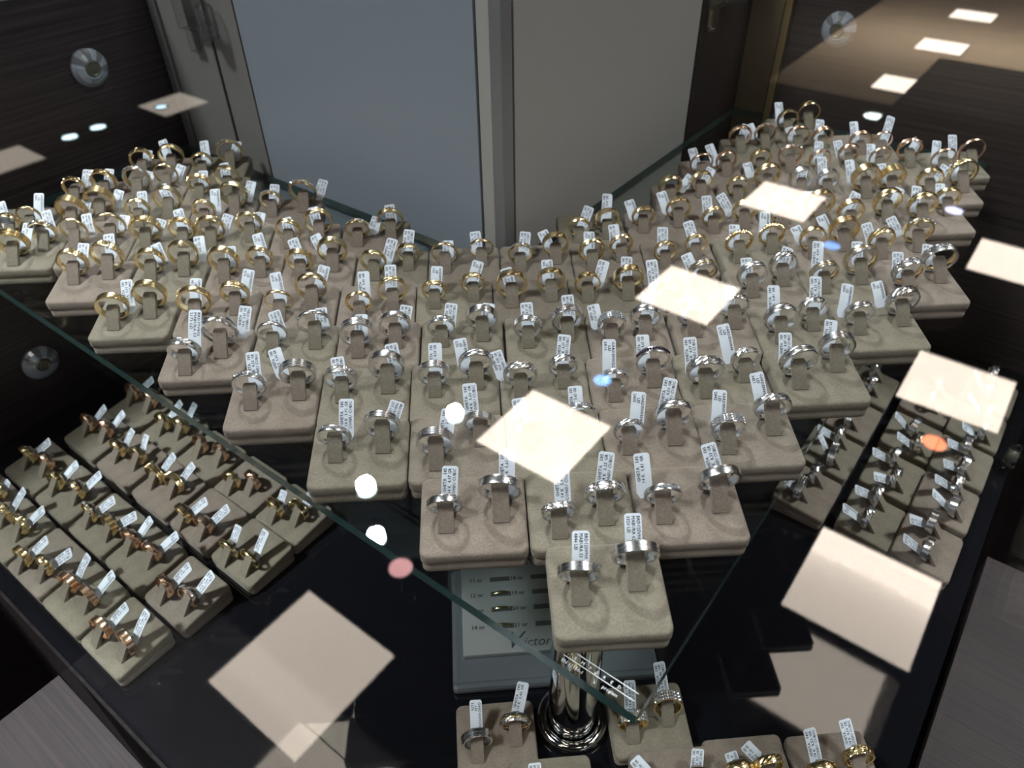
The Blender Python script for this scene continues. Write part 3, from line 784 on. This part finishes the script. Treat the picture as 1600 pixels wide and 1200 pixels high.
downlight(1.75, -2.41, 'round cool white downlight mirrored above the glass edge', (0.75, 1.0, 0.97), 11, 0.055)
downlight(1.48, -1.89, 'round pink downlight mirrored on the glass shelf edge', (1.0, 0.50, 0.50), 7.5, 0.062)
downlight(2.51, -2.40, 'round cool white downlight mirrored on third row pad', (0.75, 1.0, 0.97), 10, 0.05)
downlight(3.37, -1.85, 'round blue downlight mirrored among the middle silver rings', (0.22, 0.5, 1.0), 7, 0.06)
downlight(6.00, -1.23, 'round blue downlight mirrored over the right two-tone rings', (0.2, 0.42, 1.0), 6, 0.07)
downlight(4.04, 0.06, 'round orange downlight mirrored over lower right rings', (1.0, 0.25, 0.1), 7, 0.07)
downlight(9.14, -1.83, 'round bright white downlight mirrored behind the rearmost right pads', (0.85, 1.0, 0.95), 10, 0.11)
downlight(7.25, -0.56, 'round violet white downlight mirrored at right edge of the pads', (0.62, 0.62, 1.0), 10, 0.075)
downlight(7.43, -0.41, 'round blue white downlight mirrored just right of the pads', (0.75, 0.85, 1.0), 10, 0.075)
downlight(3.49, -8.86, 'round cool downlight mirrored left on the dark left wall', (0.7, 0.95, 1.0), 9, 0.085)
downlight(3.83, -8.87, 'round cool downlight mirrored right on the dark left wall', (0.7, 0.95, 1.0), 9, 0.085)
downlight(4.63, -8.85, 'round cool downlight mirrored by the dim ceiling panel', (0.6, 0.85, 1.0), 7, 0.07)

# ================================================================ pads
PW, PD = 0.0578, 0.0508     # width, depth
HF, HBK = 0.0140, 0.0200    # front and back height


def surf(y):
    """height of the velvet surface of a pad at local y (metres)"""
    return HF + (HBK - HF) * (y + PD / 2) / PD


def pad_cushion():
    bm = bmesh.new()
    add_box(bm, (0, 0, 0), (PW, PD, 0.010), 0, 0.0)
    es = [e for e in bm.edges]
    vert_e = [e for e in es if abs(e.verts[0].co.z - e.verts[1].co.z) > 0.005]
    bmesh.ops.bevel(bm, geom=vert_e, offset=0.0045, segments=4, affect='EDGES', profile=0.5)
    top_e = [e for e in bm.edges if e.verts[0].co.z > 0.004 and e.verts[1].co.z > 0.004]
    bot_e = [e for e in bm.edges if e.verts[0].co.z < -0.004 and e.verts[1].co.z < -0.004]
    bmesh.ops.bevel(bm, geom=top_e, offset=0.0021, segments=3, affect='EDGES', profile=0.5)
    bmesh.ops.bevel(bm, geom=[e for e in bot_e if e.is_valid], offset=0.0009, segments=2, affect='EDGES', profile=0.5)
    for v in bm.verts:
        k = (v.co.z + 0.005) / 0.010
        lo = 0.0072 + 0.0028 * (v.co.y + PD / 2) / PD
        v.co.z = lo + (surf(v.co.y) - lo) * k
    return finish(bm, 'cushion', M_VEL[0], True)


def pad_base():
    bm = bmesh.new()
    add_box(bm, (0, 0, 0), (PW - 0.0012, PD - 0.0012, 0.008), 0, 0.0)
    vert_e = [e for e in bm.edges if abs(e.verts[0].co.z - e.verts[1].co.z) > 0.005]
    bmesh.ops.bevel(bm, geom=vert_e, offset=0.0042, segments=4, affect='EDGES', profile=0.5)
    bot_e = [e for e in bm.edges if e.verts[0].co.z < -0.003 and e.verts[1].co.z < -0.003]
    bmesh.ops.bevel(bm, geom=bot_e, offset=0.0012, segments=2, affect='EDGES', profile=0.5)
    for v in bm.verts:
        k = (v.co.z + 0.004) / 0.008
        v.co.z = k * (0.0075 + 0.0028 * (v.co.y + PD / 2) / PD)
    return finish(bm, 'base_board', M_VEL[0], True)


def tongue_mesh():
    """velvet tongue that rises back through the ring; origin at ring foot"""
    bm = bmesh.new()
    w, t = 0.0046, 0.0017
    pts = []
    for s in range(9):
        f = s / 8
        a = math.radians(47 + 10 * f)
        L = 0.0215 * f
        ww = w if f < 0.9 else w * 0.72
        y = L * math.cos(math.radians(49))
        z = -0.0006 + L * math.sin(math.radians(49)) + 0.0009 * math.sin(math.pi * f)
        nx, nz = -math.sin(a), math.cos(a)
        pts.append((ww, y, z, nx, nz))
    rows = []
    for ww, y, z, nx, nz in pts:
        rows.append([bm.verts.new((-ww, y, z)), bm.verts.new((-ww * 0.93, y + nx * t, z + nz * t)),
                     bm.verts.new((ww * 0.93, y + nx * t, z + nz * t)), bm.verts.new((ww, y, z)),
                     bm.verts.new((ww, y - nx * 0.0006, z - nz * 0.0006)), bm.verts.new((-ww, y - nx * 0.0006, z - nz * 0.0006))])
    for A, B in zip(rows, rows[1:]):
        for i in range(6):
            j = (i + 1) % 6
            bm.faces.new((A[i], A[j], B[j], B[i]))
    bm.faces.new(rows[0])
    bm.faces.new(rows[-1][::-1])
    return finish(bm, 'ring_tongue', M_VEL[0], False)


CUSH, BASEM, TONG = {}, {}, {}
c0, b0, t0 = pad_cushion(), pad_base(), tongue_mesh()
for i, m in enumerate(M_VEL):
    for d, src in ((CUSH, c0), (BASEM, b0), (TONG, t0)):
        me = src if i == 0 else src.copy()
        me.materials.clear()
        me.materials.append(m)
        d[i] = me

# ================================================================ rings
RO = 0.0105                 # outer radius of the unit ring (scaled per ring)


def profile(w, domed=0.0, t=0.0014, n=6):
    """closed (r, z) section of a band of width w"""
    out = []
    for i in range(n + 1):
        x = -1 + 2 * i / n
        out.append((RO - 0.00018 * abs(x) ** 6 - domed * x * x, x * w / 2))
    inn = [(RO - t, w / 2 - 0.0002), (RO - t - 0.0001, 0), (RO - t, -w / 2 + 0.0002)]
    return out + inn


def band(kind):
    bm = bmesh.new()
    flat = False
    if kind == 'pl':
        lathe(bm, profile(0.0042), 48, True)
    elif kind == 'do':
        lathe(bm, profile(0.0044, 0.0005), 48, True)
    elif kind == 'th':
        lathe(bm, profile(0.0024, 0.0004, 0.0012), 48, True)
    elif kind == 'gr':
        p = [(RO - .0002, -.0022), (RO, -.0020), (RO, -.0004), (RO - .0004, -.0003), (RO - .0004, .0002), (RO, .0003),
             (RO, .0012), (RO - .0003, .0013), (RO - .0003, .0015), (RO, .0016), (RO, .0020), (RO - .0002, .0022),
             (RO - .0014, .0021), (RO - .0014, -.0021)]
        lathe(bm, p, 48, True)
    elif kind == 'tr':
        p = []
        for k in range(4):
            z = -0.0026 + k * 0.0013
            p += [(RO - .0005, z + .0001), (RO, z + .0004), (RO, z + .0009), (RO - .0005, z + .0012)]
        p += [(RO - .0015, .0025), (RO - .0015, -.0025)]
        lathe(bm, p, 48, True)
    elif kind == 'dd':
        for z in (-0.0012, 0.0012):
            lathe(bm, [(r, q * 0.42 + z) for r, q in profile(0.0042, 0.0004, 0.0011)], 48, True)
        lathe(bm, [(RO - .0005, -.0009), (RO - .0005, .0009), (RO - .0011, .0009), (RO - .0011, -.0009)], 48, True)
    elif kind in ('be', 'mg', 'st', 'hs', 'pv', 'bs'):
        w = {'be': 0.0046, 'mg': 0.0040, 'st': 0.0036, 'hs': 0.0036, 'pv': 0.0056, 'bs': 0.0036}[kind]
        lathe(bm, profile(w, 0.0001), 48, True)
        if kind in ('be', 'mg'):
            zs = (-0.0016, 0.0, 0.0016) if kind == 'be' else (-0.0019, 0.0019)
            rr = 0.00062 if kind == 'be' else 0.00042
            for zi, z in enumerate(zs):
                n = 44
                for k in range(n):
                    a = 2 * math.pi * (k + 0.5 * (zi % 2)) / n
                    c = Vector((RO * math.cos(a), RO * math.sin(a), z))
                    e = Vector((math.cos(a), math.sin(a), 0)) * rr
                    tng = Vector((-math.sin(a), math.cos(a), 0)) * rr
                    zv = Vector((0, 0, rr))
                    top = bm.verts.new(c + e)
                    q = [bm.verts.new(c + x) for x in (tng, zv, -tng, -zv)]
                    for x in range(4):
                        bm.faces.new((q[x], q[(x + 1) % 4], top))
            flat = kind == 'be'
    elif kind == 'dg':
        rows = lathe(bm, profile(0.0044, 0.0, 0.0016, 6), 72, True)
        for i, row in enumerate(rows):
            for j in range(7):
                x = -1 + j / 3
                ph = (i / 72 * 18 + x * 0.9) % 1.0
                s = 1 - 0.045 * ph
                row[j].co.x *= s
                row[j].co.y *= s
        flat = True
    elif kind == 'fc':
        rows = lathe(bm, profile(0.0042, 0.0003, 0.0016, 4), 30, True)
        rnd = random.Random(3)
        for i, row in enumerate(rows):
            for j in range(5):
                s = 1 - rnd.uniform(0, 0.045) * (1 if (i + j) % 2 else 0.25)
                row[j].co.x *= s
                row[j].co.y *= s
        flat = True
    elif kind == 'eg':
        rows = lathe(bm, profile(0.0040, 0.0001, 0.0014, 8), 90, True)
        for i, row in enumerate(rows):
            for j in range(1, 8):
                s = 1 - (0.022 if ((i + j) % 4 < 2) ^ ((i - j) % 6 < 3) else 0)
                row[j].co.x *= s
                row[j].co.y *= s
        flat = True
    elif kind == 'wv':
        rows = lathe(bm, profile(0.0040, 0.0003), 72, True)
        for i, row in enumerate(rows):
            a = 2 * math.pi * i / 72
            d = math.exp(-((a - math.pi / 2) / 0.28) ** 2)
            for v in row:
                v.co.z += 0.0021 * d * (1 if v.co.z > 0 else 0.55)
                v.co.y += 0.0006 * d
    elif kind in ('rp', 'sw'):
        strands = 2 if kind == 'sw' else 3
        turns = 2 if kind == 'sw' else 9
        amp = 0.0012 if kind == 'sw' else 0.0009
        rad = 0.00095 if kind == 'sw' else 0.00075
        for s in range(strands):
            n = 100
            rows = []
            for i in range(n):
                a = 2 * math.pi * i / n
                ph = turns * a + 2 * math.pi * s / strands
                R = RO - 0.0012 + (0.35 if kind == 'sw' else 1.0) * amp * math.cos(ph)
                z = (1.2 if kind == 'sw' else 1.0) * amp * math.sin(ph)
                rows.append([bm.verts.new(((R + rad * math.cos(q)) * math.cos(a), (R + rad * math.cos(q)) * math.sin(a),
                                           z + rad * math.sin(q))) for q in [2 * math.pi * k / 6 for k in range(6)]])
            for i in range(n):
                A, B = rows[i], rows[(i + 1) % n]
                for k in range(6):
                    bm.faces.new((A[k], B[k], B[(k + 1) % 6], A[(k + 1) % 6]))
    me = finish(bm, 'band', M_SILV, not flat)
    if not flat:
        try:
            me.set_sharp_from_angle(angle=math.radians(35))
        except Exception:
            pass
    return me


def stones(kind):
    spec = {'st': (11, (0.0,), 0.00085, 1.9), 'hs': (9, (0.0,), 0.0009, 1.0), 'pv': (13, (-0.0018, 0.0, 0.0018), 0.00085, 2.0),
            'bs': (15, (0.0,), 0.0008, 2.1)}.get(kind)
    if not spec:
        return None
    n, zs, r, span = spec
    bm = bmesh.new()
    for z in zs:
        for k in range(n):
            a = math.pi / 2 - span / 2 + span * k / (n - 1) - (0.35 if kind == 'hs' else 0)
            c = Vector((math.cos(a), math.sin(a), 0))
            tg = Vector((-math.sin(a), math.cos(a), 0))
            ctr = c * (RO + 0.00025) + Vector((0, 0, z))
            ring1 = [bm.verts.new(ctr + tg * r * math.cos(q) + Vector((0, 0, r * math.sin(q)))) for q in [math.pi * x / 4 for x in range(8)]]
            ring2 = [bm.verts.new(ctr + c * r * 0.5 + tg * r * .55 * math.cos(q) + Vector((0, 0, r * .55 * math.sin(q)))) for q in [math.pi * (x + .5) / 4 for x in range(8)]]
            for x in range(8):
                y = (x + 1) % 8
                bm.faces.new((ring1[x], ring1[y], ring2[x]))
                bm.faces.new((ring1[y], ring2[y], ring2[x]))
            bm.faces.new(ring2)
            tip = bm.verts.new(ctr - c * r * 0.6)
            for x in range(8):
                bm.faces.new((ring1[(x + 1) % 8], ring1[x], tip))
    return finish(bm, 'stone_setting', M_BLACKSTONE if kind == 'bs' else M_STONE)


def inlay():
    bm = bmesh.new()
    lathe(bm, [(RO + .0003, -.0008), (RO + .0004, 0), (RO + .0003, .0008), (RO - .0002, .0008), (RO - .0002, -.0008)], 48, True)
    return finish(bm, 'gold_inlay', M_GOLD, True)


def inner():
    bm = bmesh.new()
    lathe(bm, [(RO - .0015, -.0021), (RO - .0015, .0021), (RO - .0019, .0019), (RO - .0019, -.0019)], 48, True)
    return finish(bm, 'gold_lining', M_GOLD, True)


BANDS, STONES = {}, {}
METALS = {'g': M_GOLD, 's': M_SILV, 'r': M_ROSE, 't': M_SILV}
INLAY, INNER = inlay(), inner()


def get_band(code):
    if code not in BANDS:
        k = code[2:]
        base = next((BANDS[c] for c in BANDS if c[2:] == k), None)
        me = base.copy() if base else band(k)
        me.materials.clear()
        me.materials.append(METALS[code[0]])
        BANDS[code] = me
    return BANDS[code]


def get_stones(k):
    if k not in STONES:
        STONES[k] = stones(k)
    return STONES[k]


# ---------------------------------------------------------------- paper price tags
TL, TW = 0.024, 0.0088


def bend(y):
    f = y / TL
    return 0.0011 * math.sin(math.pi * min(max(f, 0), 1)) + 0.0006 * f * f


def tag_mesh():
    bm = bmesh.new()
    n = 8
    rows = []
    for i in range(n + 1):
        y = TL * i / n
        w = TW / 2
        if i == n:
            w *= 0.78
        if i == 0:
            w *= 0.6
        rows.append([bm.verts.new((-w, y, bend(y))), bm.verts.new((w, y, bend(y))),
                     bm.verts.new((w, y, bend(y) - 0.00018)), bm.verts.new((-w, y, bend(y) - 0.00018))])
        if i == n - 1:
            y = TL * (n - 0.35) / n
            rows.append([bm.verts.new((-w, y, bend(y))), bm.verts.new((w, y, bend(y))),
                         bm.verts.new((w, y, bend(y) - 0.00018)), bm.verts.new((-w, y, bend(y) - 0.00018))])
    for A, B in zip(rows, rows[1:]):
        for k in range(4):
            bm.faces.new((A[k], A[(k + 1) % 4], B[(k + 1) % 4], B[k]))
    bm.faces.new(rows[0])
    bm.faces.new(rows[-1][::-1])
    return finish(bm, 'price_tag', M_TAG)


TAG = tag_mesh()


def print_mesh(kind, lines):
    """lettering laid on the tag, reading along its length"""
    size = 0.00275
    me = text_mesh('print', '\n'.join(lines), size, M_INK, align='LEFT' if kind in 'MG' else 'RIGHT', res=1, spacing=1.06, bold=0.022)
    for v in me.vertices:
        x, y = v.co.x * 0.86, v.co.y * 0.92
        if kind == 'V':
            nx, ny = -y - TW / 2 + 0.0007 + size * 0.68, TL - 0.0013 + x
        else:
            nx, ny = y + TW / 2 - 0.0007 - size * 0.68, TL - 0.0013 - x
        v.co = (nx, ny, bend(ny) + 0.00008)
    return me


PRINTS = {}
WEIGHTS = '4,07 5,61 2,80 3,25 3,81 4,33 3,91 3,43 3,60 3,46 3,65 4,50 4,53 5,00 4,91 4,33 4,30 4,42 4,37 4,65 4,97 4,87 3,51 5,43 3,86 6,64 5,39 4,53 4,20 4,17'.split()
GNUM = [('GARDENV354', '2405'), ('GARDENV264', '2842'), ('GARDENV609', '3451'), ('GARDENV276', '3276'), ('GARDENV222', '2816'),
        ('GARDENV848', '2769'), ('GARDENV273', '1965')]
MNUM = [('BRD125V909', 'MABURA 53', '4846 LEI'), ('BRD125V90', 'MABURA 62', '3320 LEI'), ('BRD136V26', 'MABURA', '2971 LEI'),
        ('BRD79V802', 'MABURA 53', '2173 LEI'), ('BRD79V802', 'MABURA 62', '1873 LEI')]
cnt = {'V': 0, 'G': 0, 'M': 0}


def get_print(kind):
    i = cnt[kind]
    cnt[kind] += 1
    i = i % {'V': len(WEIGHTS), 'G': len(GNUM), 'M': len(MNUM)}[kind]
    if (kind, i) not in PRINTS:
        if kind == 'V':
            L = ['GHETA   585', '14 K  %s GR' % WEIGHTS[i], 'CONIU CUBIC'][: 3 if i % 3 != 1 else 2]
        elif kind == 'G':
            L = [GNUM[i][0], '   LEI', GNUM[i][1]]
        else:
            L = list(MNUM[i])
        PRINTS[(kind, i)] = print_mesh(kind, L)
    return PRINTS[(kind, i)]


METAL_W = {'g': 'yellow gold', 's': 'white gold', 'r': 'rose gold', 't': 'two-tone gold'}
STYLE_W = {'pl': 'plain flat', 'do': 'domed', 'th': 'thin', 'gr': 'grooved', 'tr': 'triple-ridged', 'dd': 'double-banded', 'be': 'beaded',
           'mg': 'bead-edged', 'st': 'stone-set', 'hs': 'half stone-set', 'pv': 'pave-set', 'bs': 'black-stone', 'dg': 'diagonal-cut',
           'fc': 'faceted', 'eg': 'engraved', 'rp': 'twisted rope', 'sw': 'crossed twin', 'wv': 'peaked'}
ORD = ['first', 'second', 'third', 'fourth', 'fifth', 'sixth', 'seventh', 'eighth', 'ninth', 'tenth', 'eleventh', 'twelfth']
VEL_W = ['rose-taupe', 'olive-taupe', 'grey-taupe']
LOWER = {'Q': 'outer column, lower left', 'P': 'second column, lower left', 'R': 'third column, lower left', 'S': 'inner column, lower left',
         'O': 'outer column, lower right', 'I': 'middle column, lower right', 'J': 'inner column, lower right',
         'B': 'case floor at bottom'}
BORD = ['left of chrome pole', 'right of chrome pole', 'second from right edge', 'at bottom right', 'right behind pole foot', 'cut off at bottom']


def tag_basis(tip, e=math.radians(50)):
    y = Vector(tip).normalized()
    z = Vector((0, -math.sin(e), math.cos(e)))
    z = (z - y * z.dot(y)).normalized()
    x = y.cross(z)
    return Matrix((x, y, z)).transposed().to_4x4()


def place_ring(pad_M, rec, label, group, lean, wide=1.0):
    dx, dy, size, code, txt, tb = rec[0] / 1000, rec[1] / 1000, rec[2], rec[3], rec[4], rec[5]
    k = size / 21.0
    R = RO * k
    t = thing('wedding_ring', label, 'ring', (0, 0, 0), 0, group)
    zc = surf(dy) + R * math.cos(lean) + 0.0023 * k * abs(math.sin(lean)) + 0.0002
    local = Matrix.Translation((dx, dy, zc)) @ Matrix.Rotation(math.radians(random.uniform(-7, 7)), 4, 'Z') @ Matrix.Rotation(math.pi / 2 - lean, 4, 'X')
    W = pad_M @ local
    t.location = W.to_translation()
    t.rotation_euler = W.to_euler()
    rot = random.uniform(-0.15, 0.15)
    kw = k * wide
    obj('band', get_band(code), t, (0, 0, 0), (0, 0, rot), (k, k, kw))
    st = get_stones(code[2:])
    if st:
        obj('stone_setting', st, t, (0, 0, 0), (0, 0, rot), (k, k, kw))
    if code == 't.gr' or code == 't.st' or code == 't.fc':
        obj('gold_inlay', INLAY, t, (0, 0, 0), (0, 0, 0), (k, k, k))
    if code[0] == 't':
        obj('gold_lining', INNER, t, (0, 0, 0), (0, 0, 0), (k, k, k))
    if tb:
        tip = Vector(rec[6]) / 1000
        b = Vector(tb) / 1000
        b.z = surf(b.y) + 0.004
        L = tip.length
        tm = W.inverted() @ pad_M @ Matrix.Translation(b) @ tag_basis(tip)
        tg = obj('price_tag', TAG, t)
        s = max(L, 0.014) / TL
        tg.matrix_basis = tm @ Matrix.Diagonal((1, s, 1, 1))
        pr = get_print(txt)
        p = obj('print', pr, tg)
    return t


def build_layout():
    for key, ang, pads in LAYOUT:
        lower = not key[0].isdigit()
        z = (BASE_Z if lower else SHELF_Z) + 0.0002
        n = len(pads)
        rowi = None if lower else int(key.rstrip('LR'))
        for i, (px, py, recs) in enumerate(pads):
            a = math.radians(ang)
            pm = Matrix.Translation((px / 1000, py / 1000, z)) @ Matrix.Rotation(a, 4, 'Z')
            if lower:
                if key == 'B':
                    where = BORD[i] + ', case floor'
                    padw = 'display pad ' + where
                else:
                    o = ORD[i] + ' pad from back'
                    where = o + ', ' + LOWER[key]
                    padw = 'display pad, ' + where
                grp_r, grp_p = 'rings on the lower trays', 'velvet pads on the case floor'
            else:
                if key.endswith('L'):
                    where = ORD[n - 1 - i] + ' pad left of pillar, ' + ORD[rowi - 1] + ' row'
                elif key.endswith('R'):
                    where = ORD[i] + ' pad right of pillar, ' + ORD[rowi - 1] + ' row'
                elif n == 1:
                    where = 'frontmost pad of the glass shelf'
                else:
                    where = ORD[i] + ' pad from left, ' + ORD[rowi - 1] + ' row from front'
                padw = 'ring pad, ' + where
                grp_r, grp_p = 'wedding rings on the glass shelf', 'velvet pads on the glass shelf'
            if key == '1':
                vi = 1
            elif key == '2':
                vi = (0, 1, 0)[i]
            elif key == '3':
                vi = (1, 2, 1, 0, 2)[i]
            else:
                vi = random.choice((0, 0, 1, 1, 2))
            p = thing('ring_pad', VEL_W[vi] + ' velvet ' + padw, 'display pad', (px / 1000, py / 1000, z), a, grp_p)
            obj('cushion', CUSH[vi], p)
            obj('base_board', BASEM[vi], p)
            for j, rec in enumerate(recs):
                dx, dy = rec[0] / 1000, rec[1] / 1000
                k = rec[2] / 21.0
                tl = k * (1.08 if lower else 1.0 if rowi in (1, 2) else 0.9 if rowi == 3 else 0.80)
                obj('ring_tongue', TONG[vi], p, (dx, dy - 0.0100 * k, surf(dy - 0.0100 * k)), (0, 0, 0), (k ** 0.3, tl, tl))
                if rowi in (1, 2):
                    lean = -17 + random.uniform(-2, 2)
                elif rowi == 3:
                    lean = random.uniform(-15, -7)
                elif lower:
                    lean = random.uniform(-8, 8)
                else:
                    lean = random.uniform(-18, -7)
                side = ('left', 'right')[j]
                lab = STYLE_W[rec[3][2:]] + ' ' + METAL_W[rec[3][0]] + ' ring, ' + side + ' slot, ' + where
                place_ring(pm, rec, lab, grp_r, math.radians(lean), 1.35 if lower else 1.0 if rowi < 4 else 1.2)


build_layout()

# ================================================================ ring sizer case behind the pole
sz = thing('ring_sizer_case', 'translucent plastic ring sizer case with numbered slots behind the chrome pole', 'case',
           (0.028, 0.352, BASE_Z + 0.0003), math.radians(3.5))
M_TRAY = mat('sizer_tray_grey', (0.42, 0.42, 0.40), 0.5)
M_FROST = mat('frosted_plastic', (0.17, 0.18, 0.19), 0.35)
M_SLOT = mat('sizer_slot', (0.10, 0.10, 0.10), 0.6)
M_PRINTG = mat('sizer_print', (0.05, 0.05, 0.06), 0.6)
bm = bmesh.new()
add_box(bm, (0, 0, 0.0045), (0.164, 0.112, 0.009), 0, 0.003)
obj('bottom_shell', finish(bm, 'bottom_shell', M_FROST), sz)
bm = bmesh.new()
add_box(bm, (0, 0.011, 0.012), (0.146, 0.084, 0.005), 0, 0.0008)
obj('tray', finish(bm, 'tray', M_TRAY), sz)
bm = bmesh.new()
prism(bm, [(-.083, -.057), (.083, -.057), (.083, .057), (-.083, .057)], 0.0195, 0.0205)
for (x0, x1, y0, y1) in ((-.083, .083, -.057, -.056), (-.083, .083, .056, .057), (-.083, -.082, -.056, .056), (.082, .083, -.056, .056)):
    prism(bm, [(x0, y0), (x1, y0), (x1, y1), (x0, y1)], 0.010, 0.0194)
obj('clear_lid', finish(bm, 'clear_lid', glass('sizer_lid', (0.90, 0.91, 0.91), 0.02, 0.1)), sz)
ys = (0.0395, 0.0245, 0.0095, -0.0065)
for r in range(4):
    for c in range(3):
        num = 11 + r + 7 * c
        x = -0.062 + 0.0345 * c + (0.0 if c == 0 else 0.001)
        tx = text_mesh('slot_number', '%d nr' % num, 0.0052, M_PRINTG, bold=0.03)
        obj('slot_number', tx, sz, (x - 0.004, ys[r] - 0.002, 0.0147))
        bm = bmesh.new()
        add_box(bm, (0, 0, 0), (0.0175, 0.0042, 0.0006), 0, 0.0)
        obj('slot', finish(bm, 'slot', M_SLOT), sz, (x + 0.0225, ys[r] - 0.0005, 0.0149))
        if c == 0 and r > 0:
            bm = bmesh.new()
            lathe(bm, [(0.0088, -0.001), (0.0088, 0.001), (0.0078, 0.001), (0.0078, -0.001)], 24, True)
            me = finish(bm, 'sizer_ring', M_GOLD, True)
            obj('sizer_ring', me, sz, (x + 0.0225, ys[r], 0.0125), (math.pi / 2, 0, 0), (1, 0.55, 1))
obj('lettering', text_mesh('lettering', 'ictoria', 0.0115, M_PRINTG, res=3, shear=0.3), sz, (-0.0245, -0.0265, 0.0147))
obj('lettering', text_mesh('lettering', 'V', 0.021, M_PRINTG, res=3, shear=0.45), sz, (-0.040, -0.0275, 0.0147))
